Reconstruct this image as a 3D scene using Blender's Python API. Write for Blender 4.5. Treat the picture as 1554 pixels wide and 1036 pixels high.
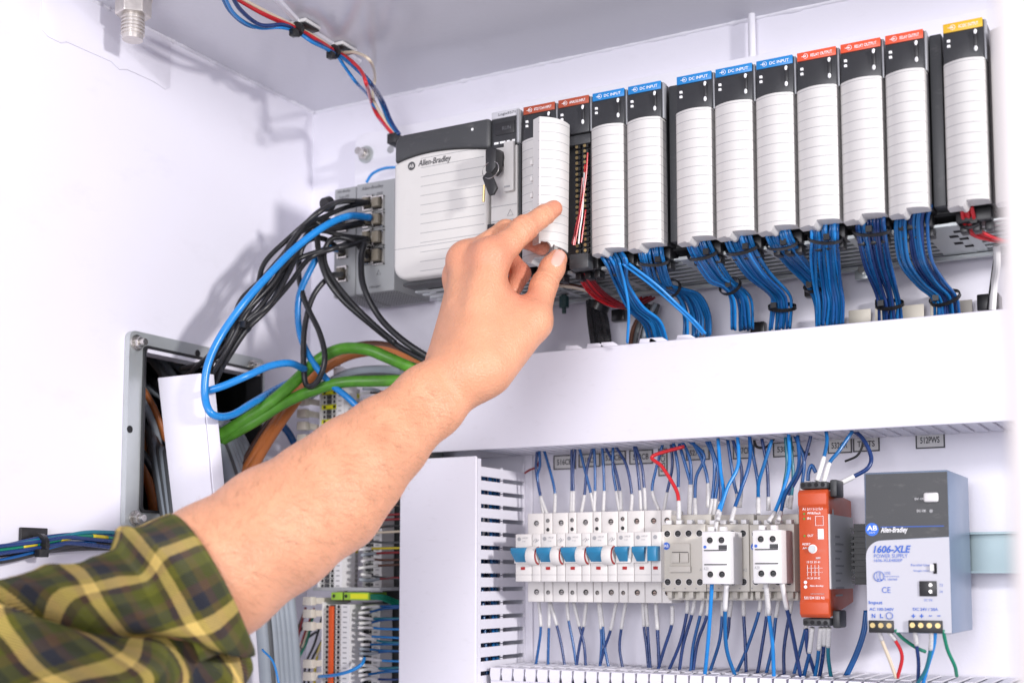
import bpy, bmesh, math, random
import numpy as np
from mathutils import Vector, Matrix
random.seed(7); np.random.seed(7)
for o in list(bpy.data.objects): bpy.data.objects.remove(o, do_unlink=True)
SC = bpy.context.scene
COL = SC.collection
# ------------------------------------------------------------------ camera
F, PX, PY = 1967.0, 777.0, 703.0            # focal length and principal point in photo pixels (1554 x 1036)
YAW, PIT = math.radians(28.79), math.radians(5.0)
_cy, _sy, _cp, _sp = math.cos(YAW), math.sin(YAW), math.cos(PIT), math.sin(PIT)
FW = Vector((-_sy*_cp, _cy*_cp, _sp)); RT = Vector((_cy, _sy, 0)); UP = RT.cross(FW)
CAM = Vector((0, 0, 1.4))
cd = bpy.data.cameras.new('camera'); cam = bpy.data.objects.new('camera', cd); COL.objects.link(cam)
cd.sensor_width = 36; cd.lens = 36*F/1554; cd.shift_y = (PY-518)/1554
cd.clip_start = 0.02; cd.clip_end = 50
cam.matrix_world = Matrix(((RT.x, UP.x, -FW.x, CAM.x), (RT.y, UP.y, -FW.y, CAM.y), (RT.z, UP.z, -FW.z, CAM.z), (0, 0, 0, 1)))
cd.dof.use_dof = True; cd.dof.focus_distance = 1.15; cd.dof.aperture_fstop = 5.0
SC.camera = cam
# ------------------------------------------------------------------ light
W = bpy.data.worlds.new('World'); SC.world = W; W.use_nodes = True
W.node_tree.nodes['Background'].inputs[0].default_value = (0.88, 0.86, 1.0, 1)
W.node_tree.nodes['Background'].inputs[1].default_value = 0.52
def area(name, loc, tgt, size, power, col):
    l = bpy.data.lights.new(name, 'AREA'); l.shape = 'DISK'; l.size = size; l.energy = power; l.color = col
    o = bpy.data.objects.new(name, l); COL.objects.link(o); o.location = loc
    o.rotation_euler = (Vector(tgt)-Vector(loc)).to_track_quat('-Z', 'Y').to_euler(); return o
area('key_lamp', (1.9, 0.0, 1.95), (-0.9, 1.0, 1.75), 0.22, 52, (1.0, 0.97, 0.965))
area('front_fill', (-0.05, -1.25, 1.70), (-0.6, 1.1, 1.85), 1.2, 33, (0.97, 0.96, 1.0))  # unseen soft fill, added to brighten fronts, ceiling and arm
vs = SC.view_settings; vs.view_transform = 'Standard'; vs.look = 'None'; vs.gamma = 1; vs.exposure = 0.15; vs.use_curve_mapping = False
# ------------------------------------------------------------------ photo pixel -> place
def ray(u, v): return FW + RT*((u-PX)/F) + UP*((PY-v)/F)
def onY(u, v, D): r = ray(u, v); return CAM + r*(D/r.y)        # meets the plane y = D (parallel to the back wall)
def onX(u, v, X): r = ray(u, v); return CAM + r*(X/r.x)        # meets the left wall
def onZ(u, v, Z): r = ray(u, v); return CAM + r*((Z-CAM.z)/r.z)
def atd(u, v, d): return CAM + ray(u, v)*d
DB, DF, XL, ZC = 1.185, 1.03, -0.917, 1.943                    # back wall, front of the rack modules, left wall, ceiling
# ------------------------------------------------------------------ materials
MATS = {}
def mat(name, col, rough=0.5, metal=0.0, var=0.06, scale=40, bump=0.0, bscale=300, coat=0.0, sss=0.0, spec=0.5):
    m = bpy.data.materials.new(name); m.use_nodes = True; nt = m.node_tree; N = nt.nodes; L = nt.links
    b = N['Principled BSDF']; b.inputs['Roughness'].default_value = rough; b.inputs['Metallic'].default_value = metal
    b.inputs['Specular IOR Level'].default_value = spec
    if coat: b.inputs['Coat Weight'].default_value = coat; b.inputs['Coat Roughness'].default_value = 0.15
    tc = N.new('ShaderNodeTexCoord'); nz = N.new('ShaderNodeTexNoise'); nz.inputs['Scale'].default_value = scale; nz.inputs['Detail'].default_value = 5
    L.new(tc.outputs['Object'], nz.inputs['Vector'])
    mx = N.new('ShaderNodeMix'); mx.data_type = 'RGBA'
    mx.inputs['A'].default_value = (*[c*(1-var) for c in col], 1); mx.inputs['B'].default_value = (*[min(1, c*(1+var)) for c in col], 1)
    L.new(nz.outputs['Fac'], mx.inputs['Factor']); L.new(mx.outputs['Result'], b.inputs['Base Color'])
    mr = N.new('ShaderNodeMapRange'); mr.inputs['To Min'].default_value = max(0.02, rough-0.08); mr.inputs['To Max'].default_value = min(1, rough+0.08)
    L.new(nz.outputs['Fac'], mr.inputs['Value']); L.new(mr.outputs['Result'], b.inputs['Roughness'])
    if bump:
        n2 = N.new('ShaderNodeTexNoise'); n2.inputs['Scale'].default_value = bscale; n2.inputs['Detail'].default_value = 3
        L.new(tc.outputs['Object'], n2.inputs['Vector'])
        bp = N.new('ShaderNodeBump'); bp.inputs['Strength'].default_value = bump; bp.inputs['Distance'].default_value = 0.001
        L.new(n2.outputs['Fac'], bp.inputs['Height']); L.new(bp.outputs['Normal'], b.inputs['Normal'])
    if sss:
        b.inputs['Subsurface Weight'].default_value = sss; b.inputs['Subsurface Radius'].default_value = (1, 0.4, 0.25); b.inputs['Subsurface Scale'].default_value = 0.004
    MATS[name] = m; return m
mat('paint', (0.77, 0.755, 0.83), 0.38, var=0.025, scale=6, bump=0.10, bscale=420)
mat('paint_ceiling', (0.72, 0.72, 0.77), 0.2, var=0.03, scale=5, bump=0.16, bscale=160)
mat('paint_plate', (0.80, 0.79, 0.85), 0.35, var=0.02, scale=8, bump=0.06)
mat('post', (0.70, 0.65, 0.63), 0.5, var=0.02)
mat('duct', (0.76, 0.745, 0.81), 0.42, var=0.02, scale=12, bump=0.04, bscale=200)
mat('duct_beige', (0.62, 0.58, 0.50), 0.5, var=0.06)
mat('black', (0.018, 0.018, 0.02), 0.42, var=0.2, bump=0.05)
mat('void', (0.012, 0.012, 0.014), 0.9)
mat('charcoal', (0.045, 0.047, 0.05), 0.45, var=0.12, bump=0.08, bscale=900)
mat('header', (0.028, 0.029, 0.032), 0.35, var=0.15, bump=0.06, bscale=700)
mat('module_grey', (0.60, 0.585, 0.56), 0.5, var=0.03, bump=0.05, bscale=700)
mat('module_light', (0.60, 0.585, 0.565), 0.45, var=0.02)
mat('grey_metal', (0.34, 0.345, 0.36), 0.4, 0.2, var=0.05, bump=0.05)
mat('galv', (0.50, 0.53, 0.53), 0.38, 0.55, var=0.07, scale=60, bump=0.05)
mat('steel', (0.62, 0.60, 0.57), 0.25, 0.95, var=0.12)
mat('brass', (0.55, 0.42, 0.2), 0.3, 0.9)
mat('stud', (0.66, 0.62, 0.58), 0.35, 0.7, var=0.2, scale=200)
mat('switch_grey', (0.37, 0.38, 0.385), 0.5, var=0.04, bump=0.05)
mat('mcb', (0.68, 0.655, 0.63), 0.45, var=0.02)
mat('mcb_white', (0.70, 0.675, 0.65), 0.4, var=0.02)
mat('contactor', (0.55, 0.52, 0.46), 0.5, var=0.03)
mat('aux_white', (0.74, 0.73, 0.73), 0.4, var=0.02)
mat('tblue', (0.02, 0.19, 0.36), 0.3, var=0.05)
mat('red_mark', (0.35, 0.012, 0.012), 0.4)
mat('print_dark', (0.06, 0.06, 0.065), 0.6)
mat('print_grey', (0.33, 0.33, 0.34), 0.6)
mat('print_white', (0.85, 0.85, 0.86), 0.5)
mat('print_blue', (0.03, 0.12, 0.52), 0.5)
mat('logo_blue', (0.02, 0.14, 0.62), 0.4)
mat('label_blue', (0.012, 0.20, 0.52), 0.35)
mat('label_rust', (0.36, 0.062, 0.025), 0.4)
mat('label_red', (0.70, 0.085, 0.03), 0.4)
mat('label_yellow', (0.72, 0.43, 0.02), 0.4)
mat('label_silver', (0.50, 0.50, 0.53), 0.4)
mat('relay', (0.52, 0.066, 0.012), 0.45, var=0.05, bump=0.06)
mat('relay_side', (0.56, 0.56, 0.56), 0.5)
mat('psu_front', (0.53, 0.53, 0.58), 0.45, var=0.02)
mat('psu_side', (0.19, 0.25, 0.35), 0.35, 0.45, var=0.04, scale=30)
mat('tie', (0.012, 0.012, 0.013), 0.3)
mat('w_navy', (0.012, 0.038, 0.15), 0.28, var=0.25, scale=80)
mat('w_blue', (0.008, 0.12, 0.33), 0.25, var=0.2, scale=90)
mat('w_blue2', (0.01, 0.085, 0.27), 0.25, var=0.25, scale=90)
mat('w_sky', (0.012, 0.22, 0.60), 0.28, var=0.1)
mat('w_teal', (0.01, 0.16, 0.22), 0.3, var=0.15)
mat('w_red', (0.55, 0.018, 0.025), 0.28, var=0.1)
mat('w_darkred', (0.22, 0.01, 0.015), 0.3)
mat('w_cream', (0.68, 0.58, 0.44), 0.4)
mat('w_white', (0.72, 0.71, 0.70), 0.4)
mat('w_black', (0.016, 0.016, 0.018), 0.35, var=0.2)
mat('w_grey', (0.27, 0.305, 0.34), 0.42, var=0.12, scale=30)
mat('w_darkgrey', (0.07, 0.075, 0.08), 0.45, var=0.12)
mat('w_green', (0.070, 0.25, 0.014), 0.42, var=0.45, scale=110)
mat('w_orange', (0.45, 0.135, 0.03), 0.42, var=0.25, scale=25)
mat('w_brown', (0.09, 0.035, 0.02), 0.45, var=0.2)
mat('w_emerald', (0.005, 0.19, 0.11), 0.3)
mat('w_yellow', (0.62, 0.50, 0.02), 0.4)
mat('term', (0.66, 0.66, 0.63), 0.5, var=0.04)
mat('term_yellow', (0.72, 0.72, 0.02), 0.4)
mat('term_green', (0.30, 0.52, 0.04), 0.4)
mat('jumper', (0.66, 0.085, 0.01), 0.4)
mat('sleeve_mark', (0.80, 0.80, 0.80), 0.45, var=0.05, scale=400)
mat('tag', (0.62, 0.61, 0.60), 0.6)
mat('rail', (0.24, 0.31, 0.33), 0.38, 0.4, var=0.1)
mat('plug', (0.24, 0.21, 0.16), 0.35)
mat('print_dim', (0.11, 0.11, 0.12), 0.6)
mat('teal_nut', (0.02, 0.06, 0.06), 0.4)
def marked_sleeve():   # white cable marker with tiny dark print
    m = MATS['sleeve_mark']; nt = m.node_tree; N = nt.nodes; L = nt.links; b = N['Principled BSDF']
    tc = N.new('ShaderNodeTexCoord'); v = N.new('ShaderNodeTexNoise'); v.inputs['Scale'].default_value = 1300; v.inputs['Detail'].default_value = 1
    L.new(tc.outputs['Object'], v.inputs['Vector'])
    r = N.new('ShaderNodeValToRGB'); r.color_ramp.elements[0].position = 0.60; r.color_ramp.elements[1].position = 0.66
    r.color_ramp.elements[0].color = (0.62, 0.61, 0.60, 1); r.color_ramp.elements[1].color = (0.42, 0.42, 0.46, 1)
    L.new(v.outputs['Fac'], r.inputs['Fac']); L.new(r.outputs['Color'], b.inputs['Base Color'])
marked_sleeve()
def scuffed(name, scale, amt, dark):   # faint rub marks and dust with their own shapes
    m = MATS[name]; nt = m.node_tree; N = nt.nodes; L = nt.links; b = N['Principled BSDF']
    src = b.inputs['Base Color'].links[0].from_socket; tc = N.new('ShaderNodeTexCoord'); mp = N.new('ShaderNodeMapping'); mp.inputs['Scale'].default_value = (1, 1, 2.2); L.new(tc.outputs['Object'], mp.inputs[0])
    n = N.new('ShaderNodeTexNoise'); n.inputs['Scale'].default_value = scale; n.inputs['Detail'].default_value = 8; n.inputs['Roughness'].default_value = .7; L.new(mp.outputs[0], n.inputs['Vector'])
    r = N.new('ShaderNodeMapRange'); r.inputs['From Min'].default_value = .56; r.inputs['From Max'].default_value = .76; r.inputs['To Max'].default_value = amt; L.new(n.outputs['Fac'], r.inputs['Value'])
    mx = N.new('ShaderNodeMix'); mx.data_type = 'RGBA'; L.new(r.outputs['Result'], mx.inputs['Factor']); L.new(src, mx.inputs['A']); mx.inputs['B'].default_value = (*dark, 1); L.new(mx.outputs['Result'], b.inputs['Base Color'])
for nm_ in ('paint', 'paint_ceiling', 'paint_plate'): scuffed(nm_, 9, .16, (.45, .44, .47))
for nm_ in ('duct', 'module_light', 'module_grey', 'psu_front', 'mcb_white', 'aux_white', 'contactor', 'charcoal', 'relay', 'switch_grey'): scuffed(nm_, 70, .15, (.38, .36, .34))
for nm_ in ('w_green', 'w_sky', 'w_orange', 'w_grey', 'w_black'): scuffed(nm_, 60, .22, (.20, .19, .18))
def ruled(name, src, period, width, dark, phase=0.0, xlo=None, xhi=None):
    """flat print: thin ruled lines across the thing (object z), optionally only for xlo < object x < xhi"""
    m = MATS[src].copy(); m.name = name; nt = m.node_tree; N = nt.nodes; L = nt.links; b = N['Principled BSDF']
    tc = N.new('ShaderNodeTexCoord'); sp = N.new('ShaderNodeSeparateXYZ'); L.new(tc.outputs['Object'], sp.inputs[0])
    def math_(op, a, bb=None):
        n = N.new('ShaderNodeMath'); n.operation = op
        for i, x in enumerate((a, bb)):
            if x is None: continue
            if isinstance(x, (int, float)): n.inputs[i].default_value = x
            else: L.new(x, n.inputs[i])
        return n.outputs[0]
    fr = math_('FRACT', math_('DIVIDE', math_('ADD', sp.outputs['Z'], phase), period))
    fac = math_('LESS_THAN', fr, width/period)
    if xlo is not None: fac = math_('MULTIPLY', fac, math_('GREATER_THAN', sp.outputs['X'], xlo))
    if xhi is not None: fac = math_('MULTIPLY', fac, math_('LESS_THAN', sp.outputs['X'], xhi))
    mx = N.new('ShaderNodeMix'); mx.data_type = 'RGBA'
    src_link = b.inputs['Base Color'].links[0].from_socket
    L.new(fac, mx.inputs['Factor']); L.new(src_link, mx.inputs['A']); mx.inputs['B'].default_value = (*dark, 1)
    L.new(mx.outputs['Result'], b.inputs['Base Color']); MATS[name] = m
ruled('door', 'module_light', 0.0082, 0.00045, (0.30, 0.30, 0.31), 0.002)
ruled('psu_body', 'module_grey', 0.0092, 0.0006, (0.30, 0.30, 0.30), 0.004, xlo=-0.022, xhi=0.049)
# ------------------------------------------------------------------ mesh helpers
ROOT = {}
class MB:
    def __init__(s): s.v = []; s.f = []; s.m = []
    def add(s, vs, fs, mi=0):
        o = len(s.v); s.v += [Vector(p) for p in vs]; s.f += [tuple(i+o for i in f) for f in fs]; s.m += [mi]*len(fs); return s
    def box(s, x0, x1, y0, y1, z0, z1, mi=0):
        return s.add([(x, y, z) for x in (x0, x1) for y in (y0, y1) for z in (z0, z1)],
                     [(0, 1, 3, 2), (4, 6, 7, 5), (0, 4, 5, 1), (2, 3, 7, 6), (0, 2, 6, 4), (1, 5, 7, 3)], mi)
    def hexa(s, a, b, mi=0):        # a, b: two quads (lists of 4 points) joined
        return s.add(list(a)+list(b), [(0, 1, 2, 3), (7, 6, 5, 4), (0, 4, 5, 1), (1, 5, 6, 2), (2, 6, 7, 3), (3, 7, 4, 0)], mi)
    def prism(s, poly, y0, y1, mi=0):   # poly of (x, z) extruded along y
        n = len(poly); vs = [(x, y0, z) for x, z in poly]+[(x, y1, z) for x, z in poly]
        fs = [tuple(range(n)), tuple(range(2*n-1, n-1, -1))]+[(i, i+n, (i+1) % n+n, (i+1) % n) for i in range(n)]
        return s.add(vs, fs, mi)
    def cyl(s, a, b, r, n=16, r2=None, mi=0):
        a = Vector(a); b = Vector(b); r2 = r if r2 is None else r2; d = (b-a).normalized()
        t = d.orthogonal().normalized(); w = d.cross(t); vs = []
        for c, rr in ((a, r), (b, r2)):
            for i in range(n):
                q = 2*math.pi*i/n; vs.append(c+(t*math.cos(q)+w*math.sin(q))*rr)
        return s.add(vs, [tuple(range(n-1, -1, -1)), tuple(range(n, 2*n))]+[(i, (i+1) % n, (i+1) % n+n, i+n) for i in range(n)], mi)
    def tube(s, pts, r, n=8, mi=0, close=False):
        pts = [Vector(p) for p in pts]; m = len(pts); rr = r if hasattr(r, '__len__') else [r]*m
        t0 = (pts[1]-pts[0]).normalized(); nrm = t0.orthogonal().normalized(); vs = []
        for i in range(m):
            if close: t = (pts[(i+1) % m]-pts[i-1]).normalized()
            else: t = (pts[min(i+1, m-1)]-pts[max(i-1, 0)])
            if t.length < 1e-9: t = t0
            t = t.normalized(); nrm = (nrm-t*nrm.dot(t)).normalized(); b = t.cross(nrm); t0 = t
            for k in range(n):
                q = 2*math.pi*k/n; vs.append(pts[i]+(nrm*math.cos(q)+b*math.sin(q))*rr[i])
        fs = []
        for i in range(m if close else m-1):
            j = (i+1) % m
            for k in range(n): fs.append((i*n+k, i*n+(k+1) % n, j*n+(k+1) % n, j*n+k))
        if not close: fs += [tuple(range(n-1, -1, -1)), tuple(range((m-1)*n, m*n))]
        return s.add(vs, fs, mi)
    def ball(s, c, r, n=12, mi=0, sc=(1, 1, 1)):
        c = Vector(c); vs = []; h = n//2
        for i in range(h+1):
            a = math.pi*i/h
            for k in range(n):
                q = 2*math.pi*k/n; vs.append(c+Vector((math.sin(a)*math.cos(q)*sc[0], math.sin(a)*math.sin(q)*sc[1], math.cos(a)*sc[2]))*r)
        return s.add(vs, [(i*n+k, (i+1)*n+k, (i+1)*n+(k+1) % n, i*n+(k+1) % n) for i in range(h) for k in range(n)], mi)
    def disc(s, c, r, n=16, mi=0, ax='y'):   # faces the viewer (-y) unless ax = 'z'
        c = Vector(c); vs = []
        for k in range(n):
            q = -2*math.pi*k/n
            vs.append(c+(Vector((math.cos(q), 0, -math.sin(q))) if ax == 'y' else Vector((math.cos(q), math.sin(q), 0)))*r)
        return s.add(vs, [tuple(range(n))], mi)
    def build(s, name, m, parent=None, smooth=None, bevel=0.0, seg=2, loc=None):
        me = bpy.data.meshes.new(name); ob = bpy.data.objects.new(name, me); COL.objects.link(ob)
        if parent is not None: org = ROOT[parent]; ob.parent = parent
        else:
            if loc is None:
                lo = [min(p[i] for p in s.v) for i in range(3)]; hi = [max(p[i] for p in s.v) for i in range(3)]
                loc = ((lo[0]+hi[0])/2, (lo[1]+hi[1])/2, lo[2])
            org = Vector(loc); ob.location = org
        ROOT[ob] = Vector(org)
        me.from_pydata([tuple(p-org) for p in s.v], [], s.f)
        ms = m if isinstance(m, (list, tuple)) else [m]
        for x in ms: me.materials.append(MATS[x])
        if len(ms) > 1: me.polygons.foreach_set('material_index', s.m)
        bm = bmesh.new(); bm.from_mesh(me); bmesh.ops.recalc_face_normals(bm, faces=bm.faces)
        if bevel:
            es = [e for e in bm.edges if len(e.link_faces) == 2 and e.calc_face_angle(0) > 0.5]
            bmesh.ops.bevel(bm, geom=es, offset=bevel, segments=seg, affect='EDGES', profile=0.5, clamp_overlap=True)
        bm.to_mesh(me); bm.free()
        if smooth is None: smooth = 0.6
        if smooth is True: me.polygons.foreach_set('use_smooth', [True]*len(me.polygons))
        elif smooth: me.polygons.foreach_set('use_smooth', [True]*len(me.polygons)); me.set_sharp_from_angle(angle=smooth)
        me.update(); return ob
def tag(o, label, cat, group=None, kind=None):
    if label: o['label'] = label
    if cat: o['category'] = cat
    if group: o['group'] = group
    if kind: o['kind'] = kind
    return o
def thing(name, loc, label, cat, group=None):
    o = bpy.data.objects.new(name, None); COL.objects.link(o); o.location = loc; o.empty_display_size = 0.02
    ROOT[o] = Vector(loc); return tag(o, label, cat, group)
def struct(o): o['kind'] = 'structure'; return o
def part_copy(src, parent, off):
    c = src.copy(); COL.objects.link(c); c.parent = parent; c.location = Vector(src.location)+Vector(off); ROOT[c] = ROOT[parent]; return c
def spline(pts, k=8):
    P = [Vector(p) for p in pts]
    if len(P) == 2: return [P[0].lerp(P[1], i/k) for i in range(k+1)]
    P = [P[0]*2-P[1]]+P+[P[-1]*2-P[-2]]; out = []
    for i in range(1, len(P)-2):
        p0, p1, p2, p3 = P[i-1:i+3]
        for j in range(k):
            t = j/k; out.append(0.5*((2*p1)+(p2-p0)*t+(2*p0-5*p1+4*p2-p3)*t*t+(3*p1-p0-3*p2+p3)*t**3))
    out.append(P[-2]); return out
def px(*pts): return [onY(u, v, D) for u, v, D in pts]
_TXT = {}
def text(s, x, y, z, w, h, m, parent, shear=0.0, vertical=False, bold=0.0, axis='front'):
    """lettering filling the box (x..x+w, z..z+h) on a face at depth y that looks towards -y"""
    key = (s, shear, bold)
    if key not in _TXT:
        cu = bpy.data.curves.new('lettering', 'FONT'); cu.body = s; cu.size = 1; cu.shear = shear; cu.offset = bold; cu.resolution_u = 3
        ob = bpy.data.objects.new('lettering', cu); COL.objects.link(ob)
        me = bpy.data.meshes.new_from_object(ob); bpy.data.objects.remove(ob)
        vs = [v.co.copy() for v in me.vertices]; fs = [tuple(p.vertices) for p in me.polygons]; bpy.data.meshes.remove(me)
        _TXT[key] = (vs, fs)
    vs, fs = _TXT[key]
    if not vs: return None
    a0 = min(v.x for v in vs); a1 = max(v.x for v in vs); b0 = min(v.y for v in vs); b1 = max(v.y for v in vs)
    pts = []
    for v in vs:
        a = (v.x-a0)/(a1-a0+1e-9); b = (v.y-b0)/(b1-b0+1e-9)
        if vertical: a, b = 1-b, a
        pts.append((x+a*w, y, z+b*h) if axis == 'front' else (x, y+a*w, z+b*h))
    mb = MB(); mb.add(pts, fs)
    me = bpy.data.meshes.new('lettering'); o = bpy.data.objects.new('lettering', me); COL.objects.link(o)
    o.parent = parent; org = ROOT[parent]; ROOT[o] = org
    me.from_pydata([tuple(p-org) for p in mb.v], [], mb.f); me.materials.append(MATS[m]); return o
def tie_ring(mb, c, d, r, w=0.0035, mi=0):
    c = Vector(c); d = Vector(d).normalized(); mb.cyl(c-d*w/2, c+d*w/2, r, 14, mi=mi)
# ------------------------------------------------------------------ the cabinet
mb = MB()   # left wall with the cable opening
HY0, HY1 = onX(209, 560, XL).y, onX(389, 560, XL).y; HZ0, HZ1 = 1.462, 1.623
mb.box(XL-0.004, XL, 0.55, HY0, 0.95, ZC); mb.box(XL-0.004, XL, HY1, DB+0.01, 0.95, ZC)
mb.box(XL-0.004, XL, HY0, HY1, HZ1, ZC); mb.box(XL-0.004, XL, HY0, HY1, 0.95, HZ0)
struct(mb.build('wall_left', 'paint'))
struct(MB().box(XL-0.004, 0.55, DB, DB+0.004, 0.95, ZC).build('wall_back', 'paint'))
struct(MB().box(XL-0.004, 0.55, 0.55, DB+0.004, ZC, ZC+0.004).build('ceiling', 'paint_ceiling'))
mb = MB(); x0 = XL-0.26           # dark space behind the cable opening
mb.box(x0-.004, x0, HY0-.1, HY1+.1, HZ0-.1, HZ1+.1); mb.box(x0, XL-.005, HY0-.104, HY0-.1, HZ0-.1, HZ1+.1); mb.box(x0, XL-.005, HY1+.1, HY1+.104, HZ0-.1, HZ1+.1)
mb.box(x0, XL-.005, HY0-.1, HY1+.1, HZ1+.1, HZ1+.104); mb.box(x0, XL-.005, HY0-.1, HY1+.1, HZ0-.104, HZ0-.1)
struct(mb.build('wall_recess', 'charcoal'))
a = onY(1522, 500, 0.42)
tag(MB().box(a.x, a.x+0.05, 0.42, 0.47, 0.95, ZC+0.06).build('cabinet_post', 'post', bevel=0.004), 'warm white upright post at the open front edge of the cabinet', 'post')
# stiffener plate on the left wall under the ceiling
q = [onX(u, v, XL) for u, v in ((62, -30), (62, 44), (72, 56), (92, 66), (100, 64), (168, 94), (180, 106), (192, 106), (232, 124), (250, 136), (262, 128), (262, -30))]
poly = [(p.y, p.z) for p in q if p.z < ZC-0.001]
q2 = [(poly[0][0], ZC-0.0005)]+poly[0:]
last = onX(250, 136, XL); top = ZC-0.0005
q2 = [(onX(62, 20, XL).y, top)]+[(onX(u, v, XL).y, onX(u, v, XL).z) for u, v in ((62, 44), (72, 56), (92, 66), (100, 64), (168, 94), (180, 106), (192, 106), (232, 124), (250, 136))]+[(last.y+0.006, last.z+0.004), (last.y+0.006, top)]
mb = MB(); n = len(q2)
mb.add([(XL+0.0002, y, z) for y, z in q2]+[(XL+0.0010, y, z) for y, z in q2], [tuple(range(n)), tuple(range(2*n-1, n-1, -1))]+[(i, i+n, (i+1) % n+n, (i+1) % n) for i in range(n)])
tag(mb.build('stiffener_plate', 'paint', bevel=0.0003), 'thin white stiffener plate with notched lower edge on the side wall', 'plate')
# hexagon nut and threaded stud hanging from the ceiling
c = onZ(203, -6, ZC); c.z = ZC; r = thing('ceiling_bolt', c, 'large white painted hexagon nut on a rusty threaded stud under the ceiling', 'bolt')
MB().cyl(c, c-Vector((0, 0, 0.003)), 0.0175, 24).build('washer', 'stud', r)
MB().cyl(c-Vector((0, 0, 0.003)), c-Vector((0, 0, 0.020)), 0.0168, 6, r2=0.0168).build('nut', 'stud', r, bevel=0.0012, smooth=False)
mb = MB(); pts = []
mb.cyl(c-Vector((0, 0, 0.02)), c-Vector((0, 0, 0.043)), 0.0095, 20)
for k in range(5):
    z = c.z-0.0225-k*0.0034; mb.cyl((c.x, c.y, z), (c.x, c.y, z-0.0017), 0.0108, 20)
mb.build('threaded_stud', 'stud', r)
# white tube on the back wall behind the rack
a = onY(1141, 22, DB-.008); mb = MB(); mb.cyl((a.x, DB-.009, ZC), (a.x, DB-.009, 1.85), 0.0036, 16)
tag(mb.build('conduit', 'paint_plate'), 'slim white upright conduit between ceiling and rack plate', 'conduit')
# mounting plate of the rack with two bolts
PLY = 1.170
x0 = onY(538, 260, PLY).x; z1 = onY(1140, 85, PLY).z
r = thing('mounting_plate', (0, DB, 1.70), 'white steel mounting plate with rounded corner behind the rack', 'plate')
rad = 0.014; poly = [(x0, 1.70), (0.45, 1.70), (0.45, z1)]+[(x0+rad-rad*math.sin(t), z1-rad+rad*math.cos(t)) for t in [i*math.pi/12 for i in range(7)]]
MB().prism(poly, PLY, DB-0.001).build('plate', 'paint_plate', r, bevel=0.001)
b = onY(556, 235, PLY)
MB().cyl((b.x, PLY, b.z), (b.x, PLY-.002, b.z), 0.0098, 24).build('washer', 'galv', r)
MB().cyl((b.x, PLY-.002, b.z), (b.x, PLY-.008, b.z), 0.0072, 6).build('nut', 'steel', r, bevel=0.0006, smooth=False)
MB().cyl((b.x, PLY-.008, b.z), (b.x, PLY-.017, b.z), 0.0042, 14).build('bolt', 'steel', r)
b = onY(593, 227, PLY); MB().cyl((b.x, PLY-.0006, b.z), (b.x, PLY+.0001, b.z), 0.0045, 16).build('hole', 'grey_metal', r)

# uneven sealant along the ceiling seams
for nm_, p0, p1, off in (('ceiling_seam', (XL, DB), (0.5, DB), (0, -1)), ('ceiling_seam', (XL, 0.56), (XL, DB), (1, 0))):
    rs = random.Random(4); n = 220; pts = []; rr = []
    for i in range(n+1):
        t = i/n; rr.append(.0016+.0011*rs.random()+(.0012 if rs.random() < .12 else 0)); pts.append((p0[0]+(p1[0]-p0[0])*t, p0[1]+(p1[1]-p0[1])*t, ZC-.0002))
    tag(MB().tube(pts, rr, 7).build(nm_, 'paint_plate', smooth=True), 'uneven white sealant bead in the seam of ceiling and %s wall' % ('back' if off[1] else 'side'), 'sealant')
# ------------------------------------------------------------------ the rack
ZT, ZH, ZB = 1.835, 1.8015, 1.6855           # module top, top of the door, bottom of the door
rack = thing('controller_rack', (-0.42, 1.1, 1.68), 'long dark controller rack with slotted grey bottom tray on the mounting plate', 'rack')
RX0, RX1 = -0.694, -0.075
MB().box(RX0, RX1, 1.075, PLY-.0005, 1.695, 1.828).build('chassis', 'black', rack, bevel=0.001)
ZTR = onY(1450, 386, 1.160).z
mb = MB(); ys = [1.062+0.0135*k for k in range(8)]
for y in ys: mb.box(RX0+.001, RX1, y, y+0.0062, ZTR, ZTR+0.0015)
mb.build('vent_bar', 'galv', rack)
mods_x = [onY(x, 141-.195*(x-896), DF).x for x in (791, 844, 896, 950, 1024, 1083, 1145, 1207, 1273, 1341, 1429)]
mb = MB()
for x in [-0.655, -0.6]+mods_x+[-0.41, -0.13]: mb.box(x-0.0045, x+0.0015, 1.061, 1.1655, ZTR-.0006, ZTR+.0022)
mb.box(-0.205, -0.168, 1.0605, 1.166, ZTR-.0004, ZTR+.0018)
mb.build('tray_rib', 'galv', rack)
mb = MB()
for i, (u, v) in enumerate(((1455, 350), (1449, 358), (1464, 361), (1456, 368), (1472, 372))):
    p = onZ(u, v, ZTR); mb.box(p.x-.004, p.x+.003, p.y-.003, p.y+.003, ZTR-.0009, ZTR-.0003)
mb.build('tray_hole', 'void', rack)
MB().box(RX0+.002, RX1, 1.0605, 1.164, ZTR+.008, ZTR+.010).build('inner_floor', 'void', rack)
MB().box(RX0+.002, RX1, 1.062, 1.074, ZTR+.0105, 1.70).build('front_lip', 'charcoal', rack)
MB().box(RX0+.001, RX1, 1.160, 1.1665, ZTR-.004, ZTR-.001).build('tray_edge', 'galv', rack)
for u, v in ((1310, 411), (910, 412)):
    p = onY(u, v, 1.166); 
    MB().box(p.x-.007, p.x+.007, 1.163, 1.168, p.z-.008, ZTR-.0042).build('bracket', 'galv', rack, bevel=0.0006)
    MB().cyl((p.x, 1.163, p.z), (p.x, 1.159, p.z), 0.0035, 8).build('bracket_screw', 'steel', rack)
p = onY(856, 462, 1.14)
mb = MB(); mb.cyl((p.x, 1.14, p.z+.008), (p.x, 1.14, p.z-.003), 0.0052, 8); mb.cyl((p.x, 1.14, p.z-.003), (p.x, 1.14, p.z-.009), 0.0022, 8)
mb.box(p.x-.002, p.x+.002, 1.138, 1.142, p.z+.008, ZTR)
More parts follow.
